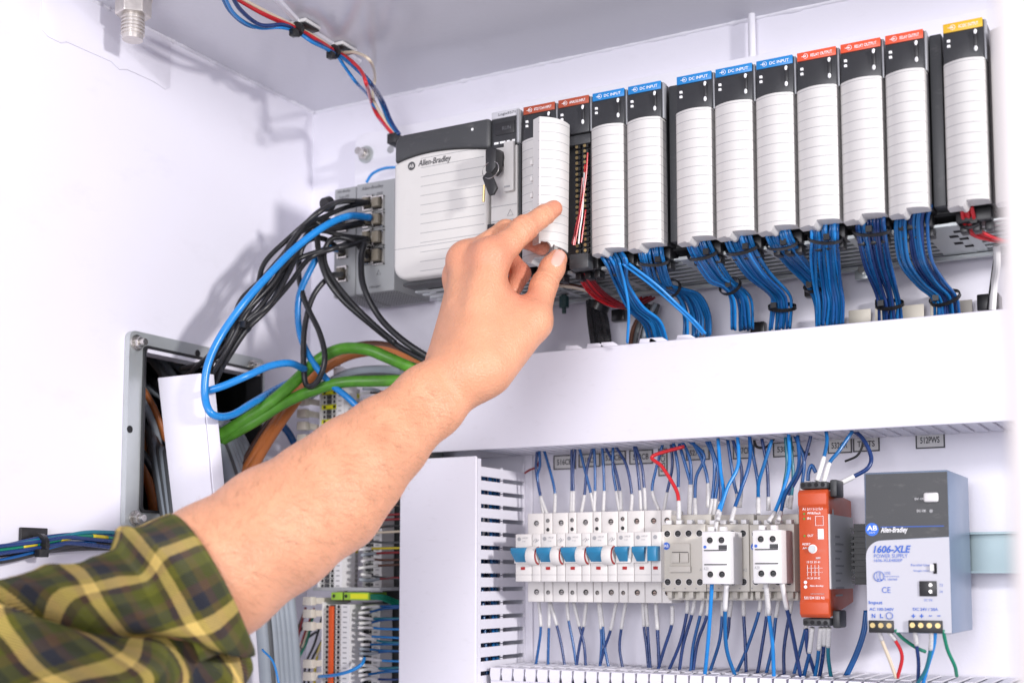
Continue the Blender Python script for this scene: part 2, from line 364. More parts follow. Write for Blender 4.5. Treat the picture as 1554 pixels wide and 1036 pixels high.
mb.build('earth_stud', 'teal_nut', rack)
# filler strips where the slots leave a gap
for xa, xb in ((1006, 1023), (1406, 1427)):
    a = onY(xa, 120, DF).x+0.0005; b = onY(xb, 115, DF).x-0.0005
    MB().box(a, b, DF+.012, 1.06, ZB+.006, ZT-.003).build('slot_filler', 'charcoal', rack, bevel=0.001)
def door_mesh(x0, x1, yf, zb, zt, bulge=0.0075, thick=0.012, notch=True):
    mb = MB(); n = 20
    for i in range(n+1):
        t = i/n; x = x0+(x1-x0)*t; s = 2*t-1.1; y = yf-bulge*(1-(s/1.1)**2)*1.0
        if i in (0, n): y += 0.0012
        b = zb
        if notch:
            if 0.30 <= t <= 0.46: b = zb-0.0016+0.004*((t-0.38)/0.08)**2*0.4
            elif t > 0.46: b = zb+0.003
        mb.v += [Vector((x, y, zt)), Vector((x, y, b)), Vector((x, yf+thick, zt)), Vector((x, yf+thick, b))]
    for i in range(n):
        a, b = 4*i, 4*i+4
        mb.f += [(a, b, b+1, a+1), (a+2, a+3, b+3, b+2), (a, a+2, b+2, b), (a+1, b+1, b+3, a+3)]
    mb.f += [(0, 1, 3, 2), (4*n, 4*n+2, 4*n+3, 4*n+1)]; mb.m = [0]*len(mb.f); return mb
def io_module(xl, w, colmat, words, label, door=True, arrow_in=True, leds=2):
    x0, x1 = xl, xl+w-0.0012
    r = thing('io_module', ((x0+x1)/2, DF, ZB), label, 'module', 'plug-in modules of the controller rack')
    MB().box(x0+.0006, x1-.0006, DF+.0125, 1.0738, ZB+.005, ZT-.001).build('housing', 'black', r, bevel=0.0008)
    MB().hexa([(x0, DF+.003, ZH-.0006), (x1-.002, DF+.003, ZH-.0006), (x1-.002, DF+.0135, ZH-.0006), (x0, DF+.0135, ZH-.0006)],
              [(x0, DF+.005, ZT-.0005), (x1-.002, DF+.005, ZT-.0005), (x1-.002, DF+.0135, ZT-.0005), (x0, DF+.0135, ZT-.0005)]).build('header', 'header', r, bevel=0.0006)
    st = MB().box(x0+.0002, x1-.0025, DF+.0036, DF+.006, ZT-.0072, ZT+.0002).build('colour_strip', colmat, r, bevel=0.0004)
    y = DF+.0034
    text(words, x0+.0118, y, ZT-.0051, w-.0185, .0026, 'print_white', r, bold=0.01)
    mb = MB(); cx, cz = x0+.0075, ZT-.0037
    mb.tube([(cx+.0019*math.cos(t*math.pi/6), y, cz+.0019*math.sin(t*math.pi/6)) for t in range(12)], 0.0002, 4, close=True)
    mb.box(cx-.0035, cx, y-.0001, y+.0001, cz-.0002, cz+.0002); mb.add([(cx+.0008, y, cz), (cx-.0006, y, cz+.0009), (cx-.0006, y, cz-.0009)], [(0, 1, 2)])
    mb.build('arrow_symbol', 'print_white', r)
    for k in range(leds):
        z = ZT-.0155-k*.0042; xx = x0+.003 if leds < 3 else x0+.018
        MB().box(xx, xx+.0024, DF+.0026, DF+.005, z, z+.0022).build('status_light', 'print_white', r, bevel=0.0003)
    MB().box(x1-.0092, x1-.0062, DF+.0020, DF+.005, ZT-.0225, ZT-.0105).build('latch_slot', 'black', r, bevel=0.0004)
    for z in (ZT-.0110, ZT-.0245):
        mb = MB(); mb.ball((x1-.0078, DF+.0025, z), 0.0023, 10, sc=(0.62, 0.5, 1.0)); mb.build('latch_mark', 'print_white', r)
    MB().box(x1-.0019, x1-.0002, DF+.0055, DF+.0125, ZH, ZT-.001).build('edge_trim', 'grey_metal', r, bevel=0.0004)
    if door:
        door_mesh(x0+.0002, x1-.0012, DF, ZB, ZH-.0009).build('terminal_door', 'door', r)
    # black plug base that shows under the door
    MB().box(x0+.002, x1-.003, DF+.024, DF+.044, ZB-.006, ZB+.0048).build('plug_base', 'black', r, bevel=0.0015)
    for k in range(3):
        MB().box(x0+.004+k*.0095, x0+.010+k*.0095, DF+.030, DF+.042, ZB-.0125, ZB-.0061).build('plug_rib', 'black', r, bevel=0.001)
    return r
WM = 0.0352
names = ['dark module headed RTD/TC INPUT on a rust strip, partly behind the held door', 'dark module headed ANALOG INPUT on a rust strip, its terminals uncovered',
 'blue-striped DC INPUT module beside the uncovered ANALOG INPUT module', 'blue-striped DC INPUT module left of the first dark slot gap', 'blue-striped DC INPUT module just right of the first dark slot gap',
 'blue-striped DC INPUT module between two other DC INPUT modules', 'blue-striped DC INPUT module next to the first RELAY OUTPUT module', 'orange-striped RELAY OUTPUT module next to a DC INPUT module',
 'orange-striped RELAY OUTPUT module between two other RELAY OUTPUT modules', 'orange-striped RELAY OUTPUT module beside the second dark slot gap', 'yellow-striped output module at the far end of the rack']
cols = ['label_rust']*2+['label_blue']*5+['label_red']*3+['label_yellow']
words = ['RTD/TC/mV INPUT', 'ANALOG INPUT']+['DC INPUT']*5+['RELAY OUTPUT']*3+['HIGH SPEED OUTPUT']
words[-1] = 'AC/DC OUTPUT'
mods = []
for i, x in enumerate(mods_x):
    w = (mods_x[i+1]-x) if i not in (3, 9, 10) else (0.0352 if i == 3 else 0.0336)
    mods.append(io_module(x, w, cols[i], words[i], names[i], door=(i != 1)))
x = onY(1501, 60, DF).x
r = thing('blank_module', (x+.017, DF, ZB), 'plain white blank module beside the yellow-striped module', 'module')
door_mesh(x, x+.034, DF+.004, ZB, ZT-.012, notch=False).build('cover', 'module_light', r)
MB().box(x, x+.034, DF+.017, 1.0738, ZB+.005, ZT-.008).build('housing', 'black', r)
# uncovered terminal block in the ANALOG INPUT module
m2 = mods[1]; x0 = mods_x[1]; w = mods_x[2]-x0
MB().box(x0+.001, x0+w-.003, DF+.006, DF+.0124, ZH-.010, ZH-.0011).build('terminal_frame', 'charcoal', m2, bevel=0.0006)
mb = MB()
for c in (0.0175, 0.0255):
    for k in range(20):
        mb.box(x0+c-.0027, x0+c+.0027, DF+.0085, DF+.0124, ZB+.006+k*.0051, ZB+.006+k*.0051+.0036)
mb.build('terminal_row', 'black', m2)
for c in (0.0168, 0.0248):
    for k in range(20):
        z = ZB+.0078+k*.0051; MB().cyl((x0+c, DF+.0086, z), (x0+c, DF+.0078, z), 0.00155, 8).build('terminal_screw', 'brass', m2, smooth=False)
MB().box(x0+.012, x0+w-.0035, DF+.001, DF+.0124, ZB-.010, ZB+.004).build('strain_relief', 'charcoal', m2, bevel=0.0012)
for k, (mm, pts) in enumerate((('w_red', ((888, 250), (884, 300), (874, 345), (870, 372))), ('w_red', ((889, 318), (886, 340), (882, 368))), ('w_white', ((887, 262), (884, 320), (880, 350), (878, 370))), ('w_darkred', ((884, 270), (878, 330), (868, 370))), ('w_red', ((892, 232), (889, 270), (881, 322), (872, 372))))):
    MB().tube(spline(px(*[(u, v, DF+.003-.0008*k) for u, v in pts])), 0.00075, 6).build('wire', mm, m2)
# ---- power supply of the rack
YP = DF-0.002
a = onY(601, 208, YP); b = onY(739, 176, YP); c = onY(596, 424, YP); d = onY(740, 401, YP)
X0, X1 = onY(597, 330, YP).x, onY(741, 300, YP).x; Zt = (a.z+b.z)/2; Zb = onY(660, 417, YP).z
r = thing('rack_power_supply', ((X0+X1)/2, YP, Zb), 'wide grey rack power supply with black curved top and maker lettering', 'power supply')
def rrect(x0, x1, z0, z1, rl, rr, n=6):
    out = []
    for cx, cz, rad, s in ((x1-rr, z0+rr, rr, -math.pi/2), (x1-rr, z1-rr, rr, 0), (x0+rl, z1-rl, rl, math.pi/2), (x0+rl, z0+rl, rl, math.pi)):
        for i in range(n+1): t = s+math.pi/2*i/n; out.append((cx+rad*math.cos(t), cz+rad*math.sin(t)))
    return out
# lower grey body, upper edge bowed
zc = [onY(600, 243, YP).z, onY(650, 236, YP).z, onY(690, 230, YP).z, onY(739, 226, YP).z]
nn = 14; top = []; 
for i in range(nn+1):
    t = i/nn; top.append((X0+(X1-X0)*t, zc[0]+(zc[3]-zc[0])*t+0.0045*math.sin(math.pi*t)**1.0-0.004*(1-t)**6))
rb = 0.014
bot = [(X1-.002, Zb), ]+[(X0+rb-rb*math.sin(t*math.pi/12), Zb+rb-rb*math.cos(t*math.pi/12)) for t in range(7)]
MB().prism(top+bot, YP, DF+.04).build('body', 'psu_body', r, bevel=0.0035, seg=3)
g = 0.0008
capp = [(x, z+g) for x, z in top]+[(X1, Zt)]+[(X0+.010-.010*math.sin(t*math.pi/12)*1.0, Zt-.010+.010*math.cos(t*math.pi/12)) for t in range(7)]
MB().prism(capp, YP+.0012, DF+.045).build('cap', 'charcoal', r, bevel=0.003, seg=3)
MB().box(X0+.004, X1-.003, YP+.012, 1.06, Zb-.004, Zb-.0005).build('base', 'charcoal', r)
MB().box(X0+.0015, X1, YP-.0001, YP+.0004, Zb+.0295, Zb+.0301).build('seam', 'print_grey', r)
L0, L1 = onY(619, 245, YP), onY(630, 260, YP)
cc = onY(624.5, 252, YP-.0004)
MB().disc((cc.x, YP-.0004, cc.z), 0.0042, 24).build('logo_disc', 'print_dark', r)
text('AB', cc.x-.0028, YP-.0006, cc.z-.0017, .0056, .0034, 'module_grey', r, bold=0.02)
t0, t1 = onY(635, 256, YP), onY(685, 238, YP)
text('Allen-Bradley', t0.x, YP-.0004, t0.z+.0002, t1.x-t0.x, 0.0078, 'print_dark', r, shear=0.25, bold=0.012)
p = onY(716, 196, YP); MB().disc((p.x, YP+.0009, p.z), .0014, 10).build('status_light', 'print_white', r)
# ---- controller with key switch
x0, x1 = X1+.0008, mods_x[0]-.0010
r = thing('controller_module', ((x0+x1)/2, DF, ZB), 'controller module with silver header, small display and a key in its switch', 'module')
MB().box(x0+.0006, x1-.0006, DF+.0125, 1.0738, ZB-.003, ZT-.001).build('housing', 'black', r, bevel=0.0008)
MB().box(x0, x1-.0025, DF+.003, DF+.0124, ZH-.001, ZT-.0005).build('header', 'header', r, bevel=0.0006)
MB().box(x0+.0004, x1-.003, DF+.0018, DF+.005, ZT-.0065, ZT+.0002).build('silver_strip', 'label_silver', r, bevel=0.0004)
text('Logix5571', x0+.008, DF+.0016, ZT-.0050, .018, .0032, 'print_dark', r, bold=0.01)
MB().box(x0+.004, x1-.0075, DF+.0022, DF+.005, ZT-.0225, ZT-.0105).build('display', 'black', r, bevel=0.0004)
text('RUN', x0+.012, DF+.0020, ZT-.0185, .009, .0035, 'print_dim', r)
for k, wd in enumerate((.0045, .0055, .003, .003)):
    xx = x0+.003+(0, .0062, .0136, .0192)[k]; MB().box(xx, xx+wd, DF+.0022, DF+.005, ZH+.0025, ZH+.0045).build('status_light', 'print_white', r)
MB().box(x1-.0045, x1-.002, DF+.001, DF+.0124, ZH, ZT-.001).build('edge_trim', 'grey_metal', r, bevel=0.0004)
zk = ZH-.0015
MB().box(x0+.0005, x1-.0035, DF+.0005, DF+.0124, ZB-.006, zk).build('front_door', 'module_grey', r, bevel=0.0012)
MB().box(x1-.0030, x1-.0006, DF+.002, DF+.0124, ZB-.006, zk).build('edge_strip', 'charcoal', r)
MB().box(x0+.0165, x0+.0270, DF-.004, DF+.0004, ZH-.046, ZH+.0015).build('card_door', 'module_grey', r, bevel=0.0010)
MB().box(x0+.0175, x0+.0235, DF-.0046, DF-.0041, ZH-.0425, ZH-.041).build('card_mark', 'print_grey', r)
for zz in (.058, .072, .086, .098): MB().box(x0+.001, x1-.004, DF+.0001, DF+.0004, ZH-zz, ZH-zz+.0005).build('ruled_line', 'print_grey', r)
text('E|', x0+.004, DF+.0002, ZH-.080, .006, .005, 'print_grey', r); text('+ -()-', x0+.015, DF+.0002, ZH-.079, .013, .003, 'print_grey', r)
cx, cz = x0+.0215, ZH-.0655
MB().tube([(cx-.003, DF, cz-.0025), (cx+.003, DF, cz-.0025), (cx, DF, cz+.003)], .0003, 4, close=True).build('warning_mark', 'print_grey', r)
kp = onY(752, 240, DF-.006)
mb = MB(); mb.cyl((kp.x, DF+.0004, kp.z), (kp.x, DF-.006, kp.z), .0085, 20); mb.build('key_switch', 'black', r, bevel=0.0006)
k1 = onY(745, 243, DF-.018)
MB().prism([(k1.x-.0048, k1.z-.011), (k1.x+.0015, k1.z-.0125), (k1.x+.006, k1.z-.008), (k1.x+.0065, k1.z+.009), (k1.x+.002, k1.z+.0125), (k1.x-.005, k1.z+.010)], DF-.020, DF-.0062).build('inserted_key', 'black', r, bevel=0.001)
kr = onY(750, 258, DF-.02)
MB().tube([(kr.x+.0085*math.cos(t*math.pi/9)-.003, DF-.0215+.002*math.sin(t*math.pi/9), kr.z+.0085*math.sin(t*math.pi/9)) for t in range(18)], .0004, 6, close=True).build('key_ring', 'steel', r)
k2 = onY(745, 279, DF-.02)
MB().prism([(k2.x-.0075, k2.z+.006), (k2.x-.003, k2.z+.0105), (k2.x+.0022, k2.z+.009), (k2.x+.0082, k2.z-.0055), (k2.x+.0045, k2.z-.0115), (k2.x-.0005, k2.z-.0115)], DF-.0235, DF-.0200).build('spare_key', 'black', r, bevel=0.0008)
MB().cyl((k2.x-.0060, DF-.0218, k2.z-.001), (k2.x-.0068, DF-.0218, k2.z-.0165), .0012, 8).build('key_blade', 'brass', r)
pt = onY(745, 345, DF); MB().box(pt.x-.005, pt.x+.004, DF-.0004, DF+.0003, pt.z-.004, pt.z+.003).build('usb_port', 'black', r, bevel=0.0002)
# ---- the loose door in the hand
DR = {}
ra, rb_ = onY(864.5, 190, DF-.008), onY(862, 383, DF-.008)      # far edge, close to the rack
la, lb = onY(818.5, 177, DF-.036), onY(817.5, 369, DF-.036)     # near edge
r = thing('detached_door', ((lb.x+rb_.x)/2, DF-.02, min(lb.z, rb_.z)), 'white ruled terminal door swung open and pinched between finger and thumb', 'door')
mb = MB(); n = 18
outn = Vector((rb_.y-lb.y, -(rb_.x-lb.x), 0)); outn = Vector((-(rb_.y-lb.y), (rb_.x-lb.x), 0)).normalized()
if outn.y > 0: outn = -outn
def door_pt(t, top, off=0.0):
    p = (la.lerp(ra, t) if top else lb.lerp(rb_, t)); s = 2*t-1
    z = 0.5*(la.z+ra.z) if top else 0.5*(lb.z+rb_.z)
    z = p.z
    return Vector((p.x, p.y, z))+outn*(0.0058*(1-s*s)-off)
for i in range(n+1):
    t = i/n; dz = 0
    tp = door_pt(t, True); bt = door_pt(t, False)
    if 0.22 < t < 0.42: bt.z += 0.0025-0.0045*math.exp(-((t-.33)/.05)**2)
    elif t <= 0.22: bt.z += 0.0022
    mb.v += [tp, bt, tp-outn*.0018, bt-outn*.0018]
for i in range(n):
    a, b = 4*i, 4*i+4; mb.f += [(a, b, b+1, a+1), (a+2, a+3, b+3, b+2), (a, a+2, b+2, b), (a+1, b+1, b+3, a+3)]
mb.f += [(0, 1, 3, 2), (4*n, 4*n+2, 4*n+3, 4*n+1)]; mb.m = [0]*len(mb.f)
mb.build('panel', 'door', r)
mb = MB(); q = [la, lb, lb-outn*.010, la-outn*.010]
mb.hexa([p+Vector((.0002, 0, 0)) for p in q], [p+Vector((.0016, .0006, 0)) for p in q]); mb.build('edge_flange', 'module_light', r)
for k in range(4):
    p = la.lerp(lb, 0.34+0.13*k)-outn*.011; MB().box(p.x-.0012, p.x+.001, p.y-.001, p.y+.002, p.z-.002, p.z+.002).build('clip', 'module_light', r)
DOOR = (la, ra, lb, rb_, outn)
# ------------------------------------------------------------------ network switches
YS = 1.100
def net_switch(u0, u1, vt, vb, label, cols_, rows, words_, ysw):
    a = onY(u0, vt, ysw); b = onY(u1, vt, ysw); zb = onY(u0, vb, ysw).z
    r = thing('network_switch', ((a.x+b.x)/2, ysw, zb), label, 'network switch', 'network switches beside the rack')
    MB().box(a.x, b.x-.0006, ysw, PLY-.0008, zb, a.z).build('case', 'switch_grey', r, bevel=0.0008)
    mb = MB(); nx = int((b.x-a.x)/.0035)
    for i in range(nx):
        for k in range(13):
            mb.disc((a.x+.003+i*.0035, ysw+.006+k*.0046, zb-.0002), .0011, 6, ax='z')
    mb.build('vent_hole', 'void', r)
    for s, (tu0, tu1, tv, th) in words_:
        p = onY(tu0, tv, ysw); q = onY(tu1, tv, ysw); text(s, p.x, ysw-.0003, p.z, q.x-p.x, th, 'print_dark', r, shear=.2)
    for (v0, v1) in rows:
        for (p0, p1) in cols_:
            A = onY(p0, v0, ysw); B = onY(p1, v1, ysw); zt, z0 = A.z-.0004, B.z+.0004
            jack = MB(); t = .0015
            jack.box(A.x, A.x+t, ysw-.0035, ysw-.0002, z0, zt); jack.box(B.x-t, B.x, ysw-.0035, ysw-.0002, z0, zt); jack.box(A.x, B.x, ysw-.0034, ysw-.0002, zt-t, zt-.0001); jack.box(A.x, B.x, ysw-.0034, ysw-.0002, z0+.0001, z0+t)
            j = jack.build('port', 'steel', r, smooth=False)
            MB().box(A.x+t, B.x-t, ysw-.0009, ysw-.0003, z0+t, zt-t).build('port_inside', 'void', j)
            MB().box(A.x+t*1.9, B.x-t*1.9, ysw-.009, ysw-.0010, z0+t*2.2, zt-t*1.9).build('plug', 'plug', j, bevel=0.0008)
    p = onY((u0+u1)/2+4, (vt+vb)/2+50, ysw); MB().tube([(p.x-.0025, ysw-.0003, p.z-.002), (p.x+.0025, ysw-.0003, p.z-.002), (p.x, ysw-.0003, p.z+.0028)], .00025, 4, close=True).build('warning_mark', 'print_dark', r)
    return r
net_switch(541.5, 600, 280.5, 447, 'larger grey network switch with four plugged port rows next to the rack power supply', ((553, 567), (567.5, 584)), ((299, 320), (324, 346), (350, 374), (377, 402)), (('Allen-Bradley', (549, 582, 291, .0045)), ('Stratix 2000', (556, 581, 299.5, .0032)), ('1783-US8T', (560, 578, 438, .0022))), YS)
net_switch(508, 541, 288, 452, 'smaller grey network switch half hidden by black cables', ((514, 528),), ((331, 352), (369, 392), (405, 428)), (('Allen-Bradley', (512, 532, 295, .0034)), ('Stratix 2000', (515, 530, 301.5, .0026))), YS)
# ------------------------------------------------------------------ trunking (wire ducts)
YD = 1.100
d0 = onY(619, 600, YD).x; dzt = 1.6165; dzb = 1.5248
duct = thing('wire_duct', (-0.4, YD, dzb), 'wide white horizontal wire duct with smooth cover under the rack', 'wire duct')
MB().box(d0, 0.30, YD, YD+.003, dzb, dzt).build('cover', 'duct', duct, bevel=0.0012, seg=3)
MB().box(d0+.004, 0.30, DB-.003, DB-.001, dzb+.001, dzt-.006).build('duct_back', 'duct', duct)
pitch = 0.0125; k = 0; x = d0+.078
proto = protot = None
while x < -0.02:
    if proto is None:
        fm = MB().box(x, x+.0096, YD+.0034, DB-.0035, dzb+.0008, dzb+.0028)
        proto = fm.build('duct_finger', 'duct', duct, bevel=0.0006); bx = x
    else: part_copy(proto, duct, (x-bx, 0, 0))
    x += pitch
# upper fingers that stand proud of the cover
for u in (872, 905, 926, 985, 1000, 1042):
    p = onY(u, 525, YD+.006); wdt = .009
    MB().prism([(p.x-wdt, dzt-.004), (p.x+wdt, dzt-.004), (p.x+wdt, dzt+.001), (p.x+wdt*.45, dzt+.0042), (p.x-wdt*.9, dzt+.0046), (p.x-wdt, dzt+.001)], YD+.0034, YD+.0056).build('top_finger', 'duct', duct, bevel=0.0005)
for u in (1262, 1305, 1345, 1385, 1430, 1458):
    p = onY(u, 470, DB-.012); MB().box(p.x-.010, p.x+.010, DB-.014, DB-.0125, dzt-.02, onY(u, 470-(u-1262)*.09+4, DB-.012).z).build('rear_finger', 'duct_beige', duct, bevel=0.0006)
# vertical duct with slotted side
YV = 1.080; vx0, vx1 = -0.7217, -0.6330; vzt = 1.517
vd = thing('slotted_duct', (-0.677, YV, 1.2), 'white upright wire duct with open side slots beside the breakers', 'wire duct')
MB().box(vx0, vx1, YV, YV+.003, 1.18, vzt).build('cover', 'duct', vd, bevel=0.0014, seg=3)
MB().box(vx0+.001, vx0+.003, YV+.0034, DB-.001, 1.18, vzt-.003).build('solid_side', 'duct', vd)
MB().box(vx1-.0022, vx1-.0004, YV+.0033, YV+.010, 1.18, vzt-.002).build('cover_lip', 'duct', vd)
MB().box(vx1-.0022, vx1+.0075, DB-.0035, DB-.001, 1.18, vzt+.01).build('base_flange', 'duct', vd, bevel=0.0006)
MB().box(vx1-.0022, vx1-.0004, DB-.0065, DB-.0036, 1.18, vzt).build('base_lip', 'duct', vd)
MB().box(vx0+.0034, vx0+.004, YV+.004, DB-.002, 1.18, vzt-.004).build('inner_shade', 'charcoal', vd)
z = onY(760, 712, 1.13).z; dz = (z-onY(760, 1000, 1.13).z)/14.0; k = 0; proto = None; zz = z
while zz > 1.19:
    if proto is None:
        yc = (YV+DB)/2
        fm = MB().hexa([(vx1-.0020, YV+.0102, zz-dz+.0042), (vx1-.0004, YV+.0102, zz-dz+.0042), (vx1-.0004, DB-.0067, zz-dz+.0042), (vx1-.0020, DB-.0067, zz-dz+.0042)],
                       [(vx1-.0020, YV+.0102, zz), (vx1-.0004, YV+.0102, zz), (vx1-.0004, DB-.0067, zz), (vx1-.0020, DB-.0067, zz)])
        fm.box(vx1-.0019, vx1-.0005, yc-.002, yc+.0012, zz-dz+.0026, zz-dz+.0041); fm.box(vx1-.0019, vx1-.0005, yc-.002, yc+.0012, zz+.0001, zz+.0016)
        proto = fm.build('duct_finger', 'duct', vd); bz = zz
    else: part_copy(proto, vd, (0, 0, zz-bz))
    zz -= dz
# lower duct: rows of fingers under the breakers
ld = thing('lower_wire_duct', (-0.35, 1.10, 1.24), 'white wire duct with open finger tops below the breakers', 'wire duct')
zf = onY(900, 1018, 1.10).z
MB().box(-0.628, 0.30, 1.1005, 1.1025, 1.22, zf-.012).build('duct_front', 'duct', ld)
MB().box(-0.628, 0.30, DB-.0035, DB-.0012, 1.22, zf+.002).build('duct_back', 'duct', ld)
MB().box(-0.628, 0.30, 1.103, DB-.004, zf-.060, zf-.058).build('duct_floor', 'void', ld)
proto = None; x = -0.628
while x < -0.08:
    if proto is None:
        fm = MB(); fm.hexa([(x+.0012, 1.0985, zf-.012), (x+.0098, 1.0985, zf-.012), (x+.0098, 1.1020, zf-.012), (x+.0012, 1.1020, zf-.012)], [(x, 1.0985, zf-.006), (x+.0112, 1.0985, zf-.006), (x+.0112, 1.1020, zf-.006), (x, 1.1020, zf-.006)])
        fm.hexa([(x, 1.0984, zf-.006), (x+.0112, 1.0984, zf-.006), (x+.0112, 1.1021, zf-.006), (x, 1.1021, zf-.006)], [(x+.0006, 1.0990, zf), (x+.0106, 1.0990, zf), (x+.0106, 1.1150, zf+.0008), (x+.0006, 1.1150, zf+.0008)])
        proto = fm.build('duct_finger', 'duct', ld); bx = x
        fm = MB().box(x+.001, x+.0085, 1.1165, DB-.0038, zf+.0002, zf+.0016); pr2 = fm.build('rear_finger', 'duct', ld)
    else: part_copy(proto, ld, (x-bx, 0, 0)); part_copy(pr2, ld, (x-bx, 0, 0))
    x += 0.0128
# ------------------------------------------------------------------ tied bundles of blue wires under the modules
def bundle(name, label, group, ctrl, n, r, mats_, ties, fan=0.011, tight=0.005, cat='wire bundle', seed=0, mount=None):
    """ctrl: (u, v, D, spread across, spread in depth) per control point; ties: indices of the tied control points"""
    rnd = random.Random(seed); pts0 = [onY(u, v, D) for u, v, D, *_ in ctrl]
    rt = thing(name, pts0[-1], label, cat, group)
    for i in range(n):
        a = (i+.5)/n*2-1; ph = rnd.uniform(0, 6.28); P = []
        for j, (u, v, D, *sp_) in enumerate(ctrl):
            sx, sy_ = (sp_+[tight, tight])[:2] if len(sp_) < 2 else sp_[:2]
            dx = a*sx*1.3+rnd.uniform(-1, 1)*r*0.5; dy = math.sin(ph+j*0.5)*sy_
            P.append(pts0[j]+Vector((dx, dy, rnd.uniform(-1, 1)*r*0.4)))
        MB().tube(spline(P, 7), r, 6).build('wire', mats_[rnd.randrange(len(mats_))], rt, smooth=True)
    for j, rr in ties:
        p = pts0[j]; d = (pts0[min(j+1, len(pts0)-1)]-pts0[max(j-1, 0)]).normalized()
        sx = ctrl[j][3] if len(ctrl[j]) > 3 else tight; sy_ = ctrl[j][4] if len(ctrl[j]) > 4 else tight
        e = Vector((1, 0, 0)); e = (e-d*e.dot(d)).normalized(); f = d.cross(e); mb = MB(); A = sx*1.3+r*1.6; B = sy_+r*1.2
        ring = [p+e*A*math.cos(q*math.pi/10)+f*B*math.sin(q*math.pi/10) for q in range(20)]
        vs = [q-d*.0016 for q in ring]+[q+d*.0016 for q in ring]; mb.add(vs, [(k, (k+1) % 20, (k+1) % 20+20, k+20) for k in range(20)])
        ring2 = [p+e*(A+.001)*math.cos(q*math.pi/10)+f*(B+.001)*math.sin(q*math.pi/10) for q in range(20)]
        vs = [q-d*.0016 for q in ring2]+[q+d*.0016 for q in ring2]; mb.add(vs, [(k, (k+1) % 20, (k+1) % 20+20, k+20) for k in range(20)])
        mb.v[-40:] = mb.v[-40:]; mb.add([q-d*.0016 for q in ring]+[q-d*.0016 for q in ring2], [(k, (k+1) % 20, (k+1) % 20+20, k+20) for k in range(20)])
        h = p+e*(A*.55*rr)+Vector((0, -B-.0008, 0)); mb.box(h.x-.0025, h.x+.0025, h.y-.002, h.y+.002, h.z-.0025, h.z+.0025)
        mb.build('cable_tie', 'tie', rt, smooth=False)
    return rt
BL = ['w_blue', 'w_blue', 'w_blue2', 'w_sky', 'w_blue']; G = 'blue wire bundles under the modules'
bundle('wire_bundle', 'loose splayed blue wires below the first DC INPUT module, one strand straight', G, [(926, 384, DF+.013, .010, .003), (936, 400, DF+.014, .009, .003), (945, 430, 1.08, .006, .004), (965, 468, 1.11, .007, .005), (990, 490, 1.13, .008, .006), (1000, 520, 1.145, .008, .006)], 11, .00145, BL, [], seed=1)
bundle('wire_bundle', 'blue wires strapped under the second DC INPUT module and bending into the duct', G, [(986, 372, DF+.013, .0095, .002), (991, 396, DF+.018, .0088, .003), (1002, 430, 1.085, .009, .004), (1018, 438, 1.10, .006, .006), (1045, 450, 1.125, .010, .006), (1058, 480, 1.14, .012, .006), (1058, 512, 1.145, .012, .006)], 12, .00145, BL, [(1, .9), (3, .5)], seed=2)
bundle('wire_bundle', 'blue wires strapped under the third DC INPUT module bending right', G, [(1056, 362, DF+.013, .009, .002), (1066, 386, DF+.020, .0085, .003), (1090, 422, 1.085, .008, .004), (1108, 434, 1.10, .006, .006), (1124, 455, 1.12, .007, .005), (1128, 500, 1.14, .008, .005)], 12, .00145, BL, [(1, .8), (3, .3)], seed=3)
bundle('wire_bundle', 'blue wires strapped under the fourth DC INPUT module bending right', G, [(1116, 350, DF+.013, .0095, .002), (1126, 378, DF+.020, .009, .003), (1150, 416, 1.085, .009, .004), (1182, 446, 1.12, .0075, .005), (1187, 466, 1.13, .0075, .005), (1186, 500, 1.14, .008, .005)], 12, .00145, BL, [(1, .7), (4, -.8)], seed=4)
bundle('wire_bundle', 'blue wires strapped under the fifth DC INPUT module, passing behind its neighbour', G, [(1178, 344, DF+.013, .0085, .002), (1187, 370, DF+.020, .0085, .003), (1212, 402, 1.10, .008, .004), (1240, 432, 1.13, .0075, .005), (1252, 460, 1.145, .0075, .005), (1256, 494, 1.15, .008, .005)], 12, .00145, BL, [(1, .4), (3, -.8)], seed=5)
bundle('wire_bundle', 'straight bright blue wires hanging below the first RELAY OUTPUT module', G, [(1252, 336, DF+.013, .0095, .002), (1252, 362, DF+.018, .0085, .003), (1252, 392, 1.08, .010, .004), (1256, 430, 1.11, .0105, .005), (1260, 460, 1.12, .0105, .005), (1258, 494, 1.13, .0105, .005)], 13, .00145, BL, [(1, .4)], seed=6)
bundle('wire_bundle', 'dark blue wires below the middle RELAY OUTPUT module', G, [(1322, 326, DF+.013, .0095, .002), (1323, 350, DF+.018, .0095, .003), (1332, 400, 1.09, .009, .004), (1345, 440, 1.12, .0075, .005), (1350, 462, 1.13, .007, .005), (1352, 488, 1.14, .007, .005)], 12, .00145, ['w_navy', 'w_blue2', 'w_navy', 'w_blue'], [(1, -.1), (4, -.9)], seed=7)
bundle('wire_bundle', 'thick sheaf of blue wires sweeping down from the last RELAY OUTPUT module', G, [(1386, 316, DF+.013, .0115, .003), (1383, 345, DF+.024, .0115, .004), (1390, 395, 1.075, .011, .006), (1412, 430, 1.11, .009, .006), (1434, 452, 1.13, .008, .006), (1438, 480, 1.14, .008, .006)], 13, .0014, ['w_blue', 'w_navy', 'w_blue2', 'w_blue'], [(4, -.9)], seed=8)
def one_wire(name, label, cat, group, pts, r, m, n=8, k=8):
    return tag(MB().tube(spline(pts, k), r, n).build(name, m, smooth=True), label, cat, group)
one_wire('wire', 'single bright blue wire hanging straight from the splayed bundle', 'wire', None, px((940, 398, DF+.012), (948, 430, 1.06), (954, 470, 1.07), (952, 520, 1.09)), .00135, 'w_sky')
